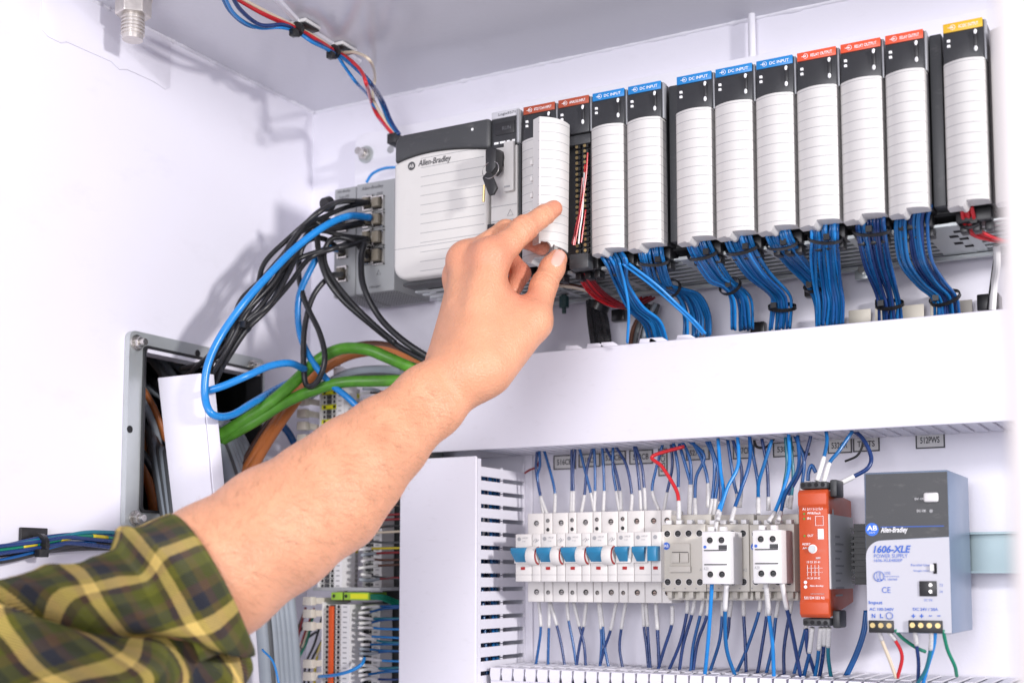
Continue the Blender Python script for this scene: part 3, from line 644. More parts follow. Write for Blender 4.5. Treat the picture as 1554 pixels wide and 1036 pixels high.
for k, o in enumerate((0, 9)):
    one_wire('wire', 'long blue wire slanting across in front of the other bundles to the duct', 'wire', 'slanting blue wires', px((945+o, 400, DF+.014), (985+o, 430, 1.06), (1020+o*.7, 460, 1.075), (1050+o*.6, 488, 1.085), (1067+o*.4, 506, 1.095)), .0013, 'w_sky')
bundle('wire_bundle', 'red and black wires tied below the uncovered ANALOG INPUT module', None, [(878, 386, DF+.016, .006, .002), (885, 404, DF+.03, .004, .003), (893, 428, 1.08, .005, .004), (915, 452, 1.11, .005, .005), (950, 466, 1.135, .005, .006), (985, 452, 1.15, .005, .005)], 9, .0013, ['w_red', 'w_darkred', 'w_black', 'w_red', 'w_darkred'], [(1, .2)], seed=9)
bundle('wire_bundle', 'pale and beige thin wires fanned out behind the thumb', None, [(815, 436, 1.075, .003, .004), (850, 432, 1.085, .004, .006), (885, 438, 1.10, .003, .006), (930, 458, 1.13, .003, .006)], 10, .0010, ['w_cream', 'w_white', 'w_cream', 'w_brown'], [], seed=10)
bundle('wire_bundle', 'red wires from the yellow-striped module running behind the post', None, [(1467, 316, DF+.016, .004, .002), (1472, 338, DF+.03, .004, .002), (1486, 356, DF+.05, .004, .003), (1520, 366, 1.10, .003, .003), (1560, 366, 1.12, .003, .003)], 4, .0017, ['w_red'], [(1, .9)], seed=11)
bundle('wire_bundle', 'grey-brown cables entering the duct behind the splayed blue wires', None, [(990, 462, 1.16, .006, .003), (976, 495, 1.155, .008, .003), (970, 530, 1.15, .008, .003)], 5, .0026, ['w_darkgrey', 'w_brown', 'w_grey'], [], seed=12)
rt = thing('sleeved_cable', onY(908, 520, 1.15), 'black corrugated sleeving tied together dropping into the duct', 'cable')
for k, (o, rr) in enumerate(((-7, .0045), (4, .0058), (12, .0042))):
    pp = spline(px((900+o*.6, 455, 1.14), (905+o, 485, 1.145), (911+o, 530, 1.15)), 24); rads = [rr*(1.0+.10*(i % 2)) for i in range(len(pp))]
    MB().tube(pp, rads, 10).build('sleeve', 'w_black', rt, smooth=False)
p = onY(905, 463, 1.135); MB().cyl((p.x-.002, 1.14, p.z-.003), (p.x+.001, 1.14, p.z+.003), .0115, 16).build('cable_tie', 'tie', rt)
rt = thing('rear_cable', onY(1508, 470, 1.15), 'white cable tied to a black base beside the post', 'cable')
MB().tube(spline(px((1512, 372, 1.12), (1513, 400, 1.13), (1509, 430, 1.15), (1506, 470, 1.155))), .003, 10).build('cable', 'w_white', rt)
MB().tube(spline(px((1510, 395, 1.14), (1505, 430, 1.15), (1500, 470, 1.158))), .0016, 8).build('cable', 'w_black', rt)
p = onY(1499, 458, 1.17); MB().box(p.x-.008, p.x+.010, 1.163, DB-.001, p.z-.008, p.z+.006).build('tie_base', 'tie', rt, bevel=.001)
for u, v in ((1150, 498), (938, 478), (1232, 440), (1340, 463), (1425, 455)):
    p = onY(u, v, DB-.008)
    tag(MB().box(p.x-.007, p.x+.007, DB-.010, DB-.0008, p.z-.006, p.z+.006).build('tie_mount', 'tie', bevel=.0012), 'black adhesive tie mount on the wall below the rack', 'tie mount', 'tie mounts below the rack')
# ------------------------------------------------------------------ label tags on the back wall
YT = DB-.0012
def wall_tag(u0, v0, u1, v1, s, label, vert=False):
    # the photo's box corners (slanted); straight box in the place
    A = onY(u0, (v0+v1)/2, YT); B = onY(u1, (v0+v1)/2, YT); zt = onY((u0+u1)/2, v0, YT).z; zb = onY((u0+u1)/2, v1, YT).z
    r = thing('label_tag', ((A.x+B.x)/2, YT, zb), label, 'label')
    MB().box(A.x, B.x, YT, DB-.0002, zb, zt).build('tag_plate', 'tag', r)
    t = .0012; mb = MB(); y0, y1 = YT-.0004, YT-.0001
    mb.box(A.x, B.x, y0, y1, zb, zb+t); mb.box(A.x, B.x, y0, y1, zt-t, zt); mb.box(A.x, A.x+t, y0, y1, zb+t, zt-t); mb.box(B.x-t, B.x, y0, y1, zb+t, zt-t)
    mb.build('tag_border', 'print_dark', r)
    w, h = B.x-A.x, zt-zb
    if vert: text(s, A.x+w*.25, YT-.0003, zb+h*.14, w*.5, h*.7, 'print_dark', r, vertical=True, bold=.02)
    else: text(s, A.x+w*.16, YT-.0003, zb+h*.32, w*.66, h*.40, 'print_dark', r, bold=.02)
for t in ((840, 690, 874, 712, '516CB'), (878, 688, 911, 708.5, '518CB'), (913, 684, 950, 705, '520CB'), (955, 682, 991, 704, '523CB'), (1041, 676, 1077, 698, '527CR'), (1112, 672, 1145, 696, '537CR'), (1173, 670, 1214, 693, '538CR'), (1256, 664, 1293, 687.5, '532CR'), (1294.5, 662, 1335, 685, 'TESTS'), (1389.5, 655.5, 1434, 680, '512PWS')):
    wall_tag(*t, 'small boxed label reading %s on the wall under the duct' % t[4])
wall_tag(999, 680, 1013, 722, '525CR', 'small upright label reading 525CR beside the red wire', True)
# ------------------------------------------------------------------ DIN rail and breakers
zr = onY(1500, 838, 1.165).z
r = thing('din_rail', (-.35, 1.165, zr), 'galvanised mounting rail carrying the breakers, contactors and power supply', 'rail')
MB().box(-.625, .2, 1.166, 1.1675, zr-.0175, zr+.0175).build('web', 'rail', r)
for s in (-1, 1): MB().box(-.625, .2, 1.158, 1.1660, zr+s*.0165-.001, zr+s*.0165+.001).build('flange', 'rail', r)
MB().box(-.62, .19, 1.1675, DB-.0008, zr-.010, zr+.010).build('standoff', 'galv', r)
YB_, YF_ = 1.125, 1.100      # stepped faces of the breakers
zT, zF1, zF0, zBo = 1.4622, 1.4412, 1.3957, 1.3760
def hole(x, z, y, rad, parent, screw='steel', name='terminal_screw', dark=True):
    mb = MB(); mb.tube([(x+rad*math.cos(t*math.pi/8), y-.0001, z+rad*math.sin(t*math.pi/8)) for t in range(16)], rad*.13, 5, close=True, mi=0)
    mb.disc((x, y-.0003, z), rad, 16, mi=1); mb.disc((x+rad*.15, y-.0005, z-rad*.12), rad*.62, 14, mi=2); 
    q = rad*.5; mb.box(x+rad*.15-q, x+rad*.15+q, y-.0009, y-.0006, z-rad*.12-rad*.1, z-rad*.12+rad*.1, mi=1)
    return mb.build(name, ['mcb', 'void', screw], parent)
edges_f = [782, 820.5, 857.5, 896, 936, 962, 988, 1003.5]
FX = [onY(u, 846, YF_).x for u in edges_f]
BXs = [onY(u, 800, YB_).x for u in (794.5, 832, 870, 908.5, 946.5, 972.5, 1001, 1024)]
wide = [True]*4+[False]*3
lab_b = ['white breaker with blue toggle and side switch, next to the slotted duct', 'white breaker with blue toggle and side switch, second from the slotted duct', 'white breaker with blue toggle and side switch, third from the slotted duct', 'white breaker with blue toggle and side switch, fourth from the slotted duct',
 'narrow white breaker with blue toggle beside the last wide breaker', 'narrow white breaker with blue toggle between two narrow breakers', 'narrow white breaker with blue toggle against the first contactor']
for i in range(7):
    f0 = FX[i]+.0002; f1 = FX[i+1]-.0002; b0 = f0+.0002; b1 = f1-.0002
    r = thing('circuit_breaker', ((f0+f1)/2, YF_, zBo), lab_b[i], 'breaker', 'circuit breakers on the rail')
    split = f0+(f1-f0)*.655 if wide[i] else f1
    segs = [(f0, split-.0003), (split+.0003, f1)] if wide[i] else [(f0, f1)]
    for s0, s1 in segs:
        prof = [(1.157, zBo), (YB_, zBo), (YB_, zF0-.0004), (YF_, zF0), (YF_, zF1), (YB_, zF1+.0006), (YB_, zT), (1.157, zT)]
        mb = MB(); n = len(prof); mb.add([(s0, y, z) for y, z in prof]+[(s1, y, z) for y, z in prof], [tuple(range(n)), tuple(range(2*n-1, n-1, -1))]+[(a, (a+1) % n, (a+1) % n+n, a+n) for a in range(n)])
        mb.build('case', 'mcb_white', r, bevel=.0007)
    bw = split-f0; cx = f0+bw*.5
    hole(cx+.001, (zT+zF1)/2+.0006, YB_, .0030, r); hole(cx+.001, zBo+.0095, YB_, .0030, r)
    if wide[i]:
        cx2 = (split+f1)/2; hole(cx2, zF1+.0135, YB_, .0021, r); hole(cx2, zF1+.0048, YB_, .0019, r, 'charcoal'); hole(cx2, zBo+.0092, YB_, .0021, r)
    zl = (zF0+zF1)/2+.003
    # toggle: cradle, blue lever
    if bw > .012:
        MB().prism([(f0+.0003, zl-.0085), (f0+bw*.86, zl-.0085), (f0+bw*.95, zl-.002), (f0+bw*.95, zl+.0055), (f0+.0003, zl+.0055)], YF_-.0035, YF_-.0001).build('toggle_cradle', 'mcb_white', r, bevel=.0008)
        lw0 = f0-.0004 if i < 4 else f0+.0016
        mb = MB(); lw1 = f0+bw*.86
        mb.add([(lw0, YF_-.0100, zl+.0062), (lw1, YF_-.0100, zl+.0062), (lw1-.0004, YF_-.0096, zl+.0015), (lw1-.0022, YF_-.0038, zl-.0072), (lw0+.0024, YF_-.0038, zl-.0072), (lw0+.0004, YF_-.0096, zl+.0015),
                (lw0, YF_-.0030, zl+.0070), (lw1, YF_-.0030, zl+.0070), (lw1-.0022, YF_-.0030, zl-.0074), (lw0+.0024, YF_-.0030, zl-.0074)],
               [(0, 5, 2, 1), (5, 4, 3, 2), (0, 1, 7, 6), (1, 2, 3, 8, 7), (0, 6, 9, 4, 5), (4, 9, 8, 3), (6, 7, 8, 9)])
        mb.build('toggle', 'tblue', r, bevel=.0005)
    else:
        MB().box(f0+.0006, f1-.0004, YF_-.0115, YF_-.0002, zl-.0070, zl+.0066).build('toggle', 'tblue', r, bevel=.0006)
    MB().box(cx-.0028, cx+.0016, YF_-.0004, YF_+.0002, zF0+.0112, zF0+.0140).build('red_flag', 'red_mark', r)
    MB().disc((f0+.0042, YF_-.0003, zF1-.0048), .0019, 16).build('maker_disc', 'print_grey', r)
    text('1492-SP', f0+.0078, YF_-.0003, zF1-.0046, min(.006, bw-.009), .0016, 'print_grey', r) if bw > .013 else None
    text('D 6A', f0+.0078, YF_-.0003, zF1-.0075, .0035, .0012, 'print_grey', r) if bw > .013 else None
    MB().box(f0+.0006, f1-.0006, YF_-.0002, YF_+.0001, zF0+.0063, zF0+.0066).build('seam', 'print_grey', r)
    if wide[i]:
        s0 = split+.0006; s1 = f1-.0003; mb = MB(); pr = []
        for k in range(9):
            t = -math.pi/2+math.pi*k/8; pr.append((YF_-.0008-.0088*math.cos(t), zl-.0012+.0094*math.sin(t)))
        n = len(pr); mb.add([(s0-.0035, y, z) for y, z in pr]+[(s1-.0016, y, z) for y, z in pr], [tuple(range(n)), tuple(range(2*n-1, n-1, -1))]+[(a, (a+1) % n, (a+1) % n+n, a+n) for a in range(n)])
        mb.build('side_switch', 'mcb_white', r, bevel=.0009)
        mb = MB(); pr = [(YF_-.0006+(y-YF_)*.93, zl-.0012+(z-zl+.0012)*.93) for y, z in pr]; mb.add([(s1-.0015, y, z) for y, z in pr]+[(s1-.0008, y, z) for y, z in pr], [tuple(range(n)), tuple(range(2*n-1, n-1, -1))]+[(a, (a+1) % n, (a+1) % n+n, a+n) for a in range(n)])
        mb.build('red_edge', 'red_mark', r); mb = MB(); pr = [(YF_-.0006+(y-YF_)*.80, zl-.0012+(z-zl+.0012)*.82) for y, z in pr]; mb.add([(s1-.0007, y, z) for y, z in pr]+[(s1-.0002, y, z) for y, z in pr], [tuple(range(n)), tuple(range(2*n-1, n-1, -1))]+[(a, (a+1) % n, (a+1) % n+n, a+n) for a in range(n)]); mb.build('switch_cheek', 'mcb_white', r)
        mb = MB(); cx2 = (split+f1)/2; zc_ = zF1-.0075
        for k in range(5): mb.box(cx2-.003+k*.0014, cx2-.0024+k*.0014, YF_-.0003, YF_, zc_+.001*((k*7) % 3), zc_+.0012+.001*((k*7) % 3))
        mb.add([(cx2-.001, YF_-.0003, zc_-.001), (cx2-.0004, YF_-.0003, zc_-.0012), (cx2+.0016, YF_-.0003, zc_+.0022), (cx2+.001, YF_-.0003, zc_+.0024)], [(0, 1, 2, 3)])
        mb.build('contact_symbol', 'print_grey', r)
# ------------------------------------------------------------------ contactors
def contactor(u0, u1, label, aux):
    yf = 1.108; x0, x1 = onY(u0, 850, yf).x, onY(u1, 850, yf).x
    zt, zb = onY((u0+u1)/2, 795, yf).z, onY((u0+u1)/2, 897, yf).z
    r = thing('contactor', ((x0+x1)/2, yf, zb), label, 'contactor', 'contactors on the rail')
    MB().box(x0, x1, yf, 1.157, zb, zt).build('case', 'contactor', r, bevel=.0008)
    MB().box(x0+.001, x1-.001, yf+.018, 1.1575, zt+.0003, zt+.0095).build('rear_block', 'contactor', r, bevel=.0008)
    MB().box(x0+.001, x1-.001, yf+.012, 1.1575, zb-.008, zb-.0003).build('lower_block', 'contactor', r, bevel=.0008)
    w = x1-x0
    for k in range(4):
        xx = x0+w*(.13+.245*k); hole(xx, zt-.0085, yf, .0032, r, 'charcoal'); hole(xx, zb+.0085, yf, .0032, r, 'charcoal')
        MB().box(xx-.0025, xx+.0025, yf+.002, yf+.010, zt+.0001, zt+.0040).build('wire_guide', 'aux_white', r, bevel=.0005)
        MB().box(xx-.0022, xx+.0022, yf+.004, yf+.011, zb-.0062, zb-.0001).build('wire_guide', 'contactor', r, bevel=.0005)
        MB().box(xx-.0045, xx-.0030, yf-.0003, yf+.0001, zb+.0022, zb+.0034).build('print_mark', 'print_grey', r)
    zm = (zt+zb)/2
    MB().disc((x0+.0046, yf-.0004, zt-.0195), .0034, 20).build('logo_disc', 'print_blue', r); text('AB', x0+.0024, yf-.0007, zt-.0208, .0045, .0026, 'print_white', r)
    MB().box(x0+.0095, x0+.028, yf-.0020, yf-.0001, zm-.0135, zm+.0130).build('slide_frame', 'contactor', r, bevel=.0007)
    MB().box(x0+.0105, x0+.0185, yf-.0046, yf-.0021, zm-.0045, zm+.0045).build('slide', 'contactor', r, bevel=.0007)
    MB().box(x0+.0192, x0+.0272, yf-.0046, yf-.0021, zm-.0045, zm+.0045).build('slide', 'contactor', r, bevel=.0007)
    MB().box(x0+.011, x0+.0265, yf-.0024, yf-.0021, zm+.0048, zm+.0054).build('slot_line', 'print_dark', r)
    MB().box(x0+.0085, x0+.029, yf-.0040, yf-.0021, zm-.0130, zm-.0075).build('foot_bar', 'contactor', r, bevel=.0006)
    text('A2', x1-.006, yf-.0003, zm-.012, .004, .0025, 'print_grey', r)
    if aux:
        ya = 1.070; au0, au1, av0, av1 = aux; ax0, ax1 = onY(au0, 850, ya).x, onY(au1, 850, ya).x; az1 = onY(au0, av0, ya).z; az0 = onY(au0, av1, ya).z
        b = MB().box(ax0, ax1, ya, yf-.005, az0, az1).build('auxiliary_block', 'aux_white', r, bevel=.0009)
        MB().box(ax0+.0002, ax1-.0002, ya-.0012, ya-.0002, az0+.0004, az1-.0004).build('front_plate', 'aux_white', b, bevel=.0005)
        for cx in (.30, .72):
            xx = ax0+(ax1-ax0)*cx
            hole(xx, az1-.0078, ya-.0013, .0030, b, 'charcoal'); hole(xx, az0+.0085, ya-.0013, .0030, b, 'charcoal')
            MB().box(xx-.0026, xx+.0022, ya+.001, ya+.009, az1+.0001, az1+.0040).build('wire_guide', 'aux_white', b, bevel=.0005)
        for zz in (az0+.017, az1-.0165): MB().box(ax0+.0022, ax1-.0024, ya-.0018, ya-.0011, zz-.0005, zz+.0005).build('slot_line', 'print_dark', b)
        MB().box(ax0+(ax1-ax0)*.62, ax1-.0022, ya-.0017, ya-.0011, az1-.0158, az1-.0120).build('latch', 'charcoal', b)
        MB().disc((ax0+.003, ya-.0015, az1-.0135), .0014, 12).build('logo_disc', 'print_blue', b)
        text('A20', ax0+.0015, ya-.0015, az0+.0122, .0045, .0026, 'print_grey', b)
    return r
contactor(1004.5, 1071, 'beige contactor with exposed centre slide beside the narrow breakers', None)
contactor(1072, 1137, 'beige contactor behind the first white auxiliary block, middle one', (1066, 1108, 806, 886))
contactor(1138, 1206, 'beige contactor with white auxiliary block next to the orange relay', (1143, 1186, 804, 885))
# ------------------------------------------------------------------ orange safety relay
yr = 1.075; x0, x1 = onY(1212, 840, yr).x, onY(1256, 840, yr).x
zt, zb = onY(1232, 742, yr).z, onY(1232, 937, yr).z
r = thing('safety_relay', ((x0+x1)/2, yr, zb), 'orange-red safety relay with white print, grey terminals and a label on its side', 'relay')
prof = [(1.157, zb+.012), (yr+.004, zb), (yr, zb+.003), (yr, zb+.013), (yr+.0022, zb+.016), (yr+.0022, zt-.016), (yr, zt-.013), (yr, zt-.003), (yr+.004, zt), (1.157, zt-.006)]
n = len(prof); mb = MB()
mb.add([(x0, y, z) for y, z in prof]+[(x1, y, z) for y, z in prof], [tuple(range(n)), tuple(range(2*n-1, n-1, -1))]+[(a, (a+1) % n, (a+1) % n+n, a+n) for a in range(n)])
mb.build('case', 'relay', r, bevel=.0008)
MB().box(x1+.0001, x1+.0012, yr+.0035, 1.1565, zb+.024, zt-.021).build('side_label', 'relay_side', r)
mb = MB()
for k in range(9): mb.box(x1+.0013, x1+.0015, yr+.018, yr+.034+.006*((k*5) % 3), zt-.040-k*.0062, zt-.0385-k*.0062)
mb.build('side_print', 'print_grey', r)
mb = MB(); mb.ball((x1+.0007, yr+.017, zt-.027), .008, 14, sc=(.06, .5, 1.4)); mb.build('side_boss', 'grey_metal', r)
for zz, s in ((zt, 1), (zb, -1)):
    MB().box(x0+.0008, x1-.0006, yr+.005, yr+.030, min(zz+s*.0006, zz+s*.0068), max(zz+s*.0006, zz+s*.0068)).build('terminal_plug', 'charcoal', r, bevel=.0014)
    MB().box(x1-.0004, x1+.006, yr+.012, yr+.034, zz-s*.006 if s > 0 else zz-.0085, zz+.0085 if s > 0 else zz+.006).build('terminal_plug', 'charcoal', r, bevel=.0014)
    for k in range(4): 
        xx = x0+.0036+k*.0056; c_ = MB(); c_.cyl((xx, yr+.0048, zz+s*.0040), (xx, yr+.0040, zz+s*.0040), .0018, 12); c_.build('plug_hole', 'void', r)
zz0, hh = zb, zt-zb
def rt_(s, fx, fz, fw, fh): return text(s, x0+(x1-x0)*fx, yr+.0018, zb+hh*fz, (x1-x0)*fw, hh*fh, 'print_white', r, bold=.01)
rt_('13 23 33 41', .14, .865, .70, .022); rt_('A1 S11 S12 S21', .14, .838, .70, .020); rt_('PWR/Fault', .32, .805, .45, .018); rt_('IN', .30, .765, .12, .018); rt_('OUT', .30, .630, .20, .018)
rt_('RESET', .12, .565, .28, .016); rt_('AM', .12, .535, .16, .014); rt_('MM', .58, .455, .14, .016); rt_('13 23 33 41', .26, .425, .45, .016); rt_('14 24 34 42', .26, .300, .45, .016)
rt_('Allen-Bradley', .34, .238, .48, .017); rt_('S22 S34 S52 A2', .14, .145, .70, .020); rt_('14 24 34 42', .14, .115, .70, .020)
mb = MB(); yy = yr+.0018
def frame(fx0, fx1, fz0, fz1, t=.0003):
    a, b, c_, d_ = x0+(x1-x0)*fx0, x0+(x1-x0)*fx1, zb+hh*fz0, zb+hh*fz1
    mb.box(a, b, yy-.0001, yy+.0001, c_, c_+t); mb.box(a, b, yy-.0001, yy+.0001, d_-t, d_); mb.box(a, a+t, yy-.0001, yy+.0001, c_+t, d_-t); mb.box(b-t, b, yy-.0001, yy+.0001, c_+t, d_-t)
frame(.58, .86, .715, .79); frame(.36, .84, .185, .187)
mb.box(x0+(x1-x0)*.66, x0+(x1-x0)*.86, yy-.0001, yy+.0001, zb+hh*.61, zb+hh*.69)
for k in range(4):
    a = x0+(x1-x0)*(.27+.13*k); mb.box(a, a+.0003, yy-.0001, yy+.0001, zb+hh*.325, zb+hh*.41)
mb.box(x0+(x1-x0)*.25, x0+(x1-x0)*.80, yy-.0001, yy+.0001, zb+hh*.352, zb+hh*.354); mb.box(x0+(x1-x0)*.25, x0+(x1-x0)*.80, yy-.0001, yy+.0001, zb+hh*.385, zb+hh*.387)
for fz in (.275, .24): mb.disc((x0+(x1-x0)*.2, yy-.0002, zb+hh*fz), .0014, 14)
mb.build('printed_symbol', 'print_white', r)
MB().cyl((x0+(x1-x0)*.47, yr+.0024, zb+hh*.535), (x0+(x1-x0)*.47, yr-.0002, zb+hh*.535), .0029, 18).build('dial', 'galv', r)
MB().cyl((x0+(x1-x0)*.47, yr+.0023, zb+hh*.535), (x0+(x1-x0)*.47, yr+.0016, zb+hh*.535), .0037, 18).build('dial_ring', 'print_white', r)
for fz in (.81, .772, .637): MB().disc((x0+(x1-x0)*.2, yy-.0002, zb+hh*fz), .0009, 10).build('indicator', 'w_green', r)
# black coupling between relay and power supply
p = onY(1297, 792, 1.14); q = onY(1318, 890, 1.14)
mb = MB(); mb.box(p.x+.002, p.x+.014, 1.128, 1.157, q.z+.002, p.z-.002)
for k in range(10): zz = q.z+.003+k*(p.z-q.z-.006)/10; mb.box(p.x, p.x+.0145, 1.126, 1.1565, zz, zz+.0024)
tag(mb.build('end_block', 'black'), 'ribbed black end block between orange relay and power supply', 'end block')
# ------------------------------------------------------------------ power supply 1606-XLE
yp = 1.065; x0, x1 = -.2570, -.1905; zt, zb = 1.4848, 1.3555
r = thing('power_supply', ((x0+x1)/2, yp, zb), 'grey boxy power supply with black upper front marked 1606-XLE', 'power supply')
MB().box(x0, x1, yp, 1.157, zb, zt).build('case', 'psu_side', r, bevel=.0012)
W_, H_ = x1-x0, zt-zb
def pf(u, v): q = onY(u, v, yp); return q.x, q.z
# light lower front with one rounded corner, dark upper front
zmid = pf(1400, 815)[1]; rr = .013
light = [(x0+.0006, zb+.0006), (x1-.0006, zb+.0006), (x1-.0006, zmid)]+[(x0+.0006+rr-rr*math.sin(t*math.pi/16), zmid-.002-rr+rr*math.cos(t*math.pi/16)) for t in range(9)]
MB().prism(light, yp-.0009, yp-.0001).build('front_panel', 'psu_front', r)
dark = [(x1-.0006, zmid+.0003)]+[(x1-.0006, zt-.0014), (x0+.0018, zt-.0014), (x0+.0006, zmid-.002-rr+.0003)]+[(x0+.0006+rr-rr*math.sin(t*math.pi/16), zmid-.002-rr+.0003+rr*math.cos(t*math.pi/16)) for t in range(8, -1, -1)]
MB().prism(dark, yp-.0010, yp-.0001).build('dark_panel', 'charcoal', r)
yy = yp-.0014
def pt(s, u0, v0, u1, v1, m='print_blue', **kw):   # text filling the photo box
    a = pf(u0, (v0+v1)/2)[0]; b = pf(u1, (v0+v1)/2)[0]; um = (u0+u1)/2; return text(s, a, yy, pf(um, v1)[1], b-a, pf(um, v0)[1]-pf(um, v1)[1], m, r, **kw)
c_ = pf(1324, 803); MB().disc((c_[0], yy, c_[1]), .0053, 28).build('logo_disc', 'logo_blue', r)
text('AB', c_[0]-.0040, yy-.0002, c_[1]-.0008, .0082, .0040, 'print_white', r, bold=.02); text('QUALITY', c_[0]-.0025, yy-.0002, c_[1]-.0033, .005, .0013, 'print_white', r)
pt('Allen-Bradley', 1337, 799, 1378, 810, 'print_white', shear=.25, bold=.02)
a = pf(1337, 800); b = pf(1433, 797); MB().box(a[0], b[0], yy-.0001, yp-.0011, a[1], a[1]+.0006).build('blue_rule', 'print_blue', r)
pt('1606-XLE', 1326, 827, 1383, 838.5, shear=.25, bold=.03); pt('POWER SUPPLY', 1327, 840, 1378, 846); pt('1606-XLE480EP', 1327, 847.5, 1370, 852)
pt('UL', 1331, 868, 1339, 880); pt('LISTED', 1343, 867, 1352, 871); pt('IND.CONT.EQ', 1343, 873, 1365, 875.5); pt('E 186968', 1343, 877, 1362, 880); pt('CE', 1339, 890, 1352, 899); pt('Input', 1319, 911, 1340, 917.5, bold=.02)
pt('AC 100-240V', 1320, 921.5, 1357, 926, bold=.02); pt('N', 1323.5, 930.5, 1329, 937, bold=.03); pt('L', 1336, 930.5, 1341, 937, bold=.03); pt('DC 24V / 20A', 1386, 921.5, 1424, 926, bold=.02)
pt('+', 1384, 931, 1389.5, 937, bold=.05); pt('+', 1396.5, 931, 1402, 937, bold=.05); pt('-', 1410, 933, 1415, 934.5, bold=.05); pt('-', 1423, 933, 1428, 934.5, bold=.05)
pt('Parallel Use', 1383, 855, 1411, 858.5); pt('Single Use', 1387, 864, 1411, 867.5); pt('DC ON', 1389, 755, 1404, 758, 'print_white'); pt('DC OK', 1392, 773, 1406, 776.5, 'print_white'); pt('DC OK', 1403, 908, 1416, 911.5); pt('13', 1427, 885, 1431, 889); pt('14', 1427, 895, 1431, 899)
for (u, v, rad) in ((1334.5, 874, .0040), (1350.5, 933.5, .0026)):
    q = pf(u, v); MB().tube([(q[0]+rad*math.cos(t*math.pi/10), yy, q[1]+rad*math.sin(t*math.pi/10)) for t in range(20)], .0003, 4, close=True).build('ring_mark', 'print_blue', r)
a, b = pf(1403, 762), pf(1425, 747); MB().box(a[0], b[0], yp-.0045, yp-.0011, a[1], b[1]).build('push_button', 'w_white', r, bevel=.0016, seg=3)
q = pf(1413.5, 775); MB().disc((q[0], yy, q[1]), .0014, 12).build('indicator', 'print_grey', r)
a, b = pf(1417, 870), pf(1422, 854); MB().box(a[0], b[0], yy, yp-.0002, a[1], b[1]).build('selector', 'void', r); MB().box(a[0]-.0022, a[0]+.0006, yy-.0012, yp-.0002, a[1]+.002, b[1]-.001).build('selector_jumper', 'w_white', r)
a, b = pf(1396, 904), pf(1422, 881); MB().box(a[0], b[0], yy-.0006, yp-.0002, a[1], b[1]).build('signal_terminal', 'black', r, bevel=.0005)
for k in range(2):
    q = pf(1413, 887+k*10); MB().cyl((q[0], yy-.0007, q[1]), (q[0], yy-.0012, q[1]), .0015, 10).build('terminal_screw', 'steel', r)
for u0, u1, nn in ((1320, 1357, 3), (1380, 1431, 4)):
    a, b = pf(u0, 959), pf(u1, 941); MB().box(a[0], b[0], yp-.0035, yp-.0002, a[1], b[1]).build('terminal_block', 'black', r, bevel=.0006)
    for k in range(nn):
        xx = a[0]+(b[0]-a[0])*(k+.5)/nn; zc_ = (a[1]+b[1])/2+.001; MB().cyl((xx, yp-.0036, zc_), (xx, yp-.0041, zc_), .0021, 12).build('terminal_screw', 'brass', r)
mb = MB()
for k in range(2): mb.box(x1+.0001, x1+.0003, yp+.03, yp+.09, zb+.055+k*.03, zb+.0553+k*.03)
# ------------------------------------------------------------------ wires of the lower row
def mk_wire(pts, D, m, r, sleeve_end, label, group, Dend=None, name='wire', sleeve_first=False):
    """pts in pixels; sleeve_end: last stretch (towards the device) carries a white marker"""
    n = len(pts); P = [onY(u, v, D if Dend is None else D+(Dend-D)*i/(n-1)) for i, (u, v) in enumerate(pts)]
    rt = thing(name, P[-1], label, 'wire', group)
    if sleeve_end:
        e = P[-1]; q = P[-2]
        full = spline(P, 8); cut = 8*(n-2)
        MB().tube(full[:cut+2], r, 7).build('insulation', m, rt, smooth=True)
        MB().tube(full[cut:], r*1.25, 8).build('marker_sleeve', sleeve_end if isinstance(sleeve_end, str) else 'sleeve_mark', rt, smooth=True)
    else: MB().tube(spline(P, 8), r, 7).build('insulation', m, rt, smooth=True)
    return rt
GA = 'blue wires dropping from the duct to the devices'; LA = 'dark blue wire with pale marker sleeve dropping from the duct to a device'
def A(*p): return [(800+x/5.18, 650+y/5.18) for x, y in p]
def B(*p): return [(1090+x/4.317, 640+y/4.317) for x, y in p]
up = [A((80, 160), (70, 330), (105, 530), (128, 670)), A((95, 160), (100, 290), (80, 380), (105, 530), (155, 670)), A((130, 160), (190, 370), (218, 510), (215, 670)), A((350, 150), (350, 300), (350, 490), (346, 660)), A((380, 150), (360, 350), (364, 490), (360, 660)),
 A((410, 150), (465, 370), (500, 505), (530, 655)), A((515, 150), (470, 320), (450, 520), (425, 660)), A((525, 150), (533, 300), (533, 490), (525, 650)), A((590, 140), (600, 300), (605, 490), (598, 655)), A((610, 140), (680, 280), (730, 490), (738, 645)), A((675, 150), (675, 330), (700, 490), (725, 650)),
 A((690, 130), (780, 290), (822, 515), (815, 655)), A((840, 135), (870, 330), (885, 485), (895, 645)), A((850, 135), (900, 290), (920, 465), (930, 645)), A((1065, 125), (1010, 330), (983, 490), (1035, 640)), A((1130, 115), (1140, 300), (1100, 500), (1075, 645))]
rw = random.Random(3)
for p in up: mk_wire(p, 1.150, rw.choice(['w_navy', 'w_navy', 'w_blue2']), .00145, True, LA, GA)
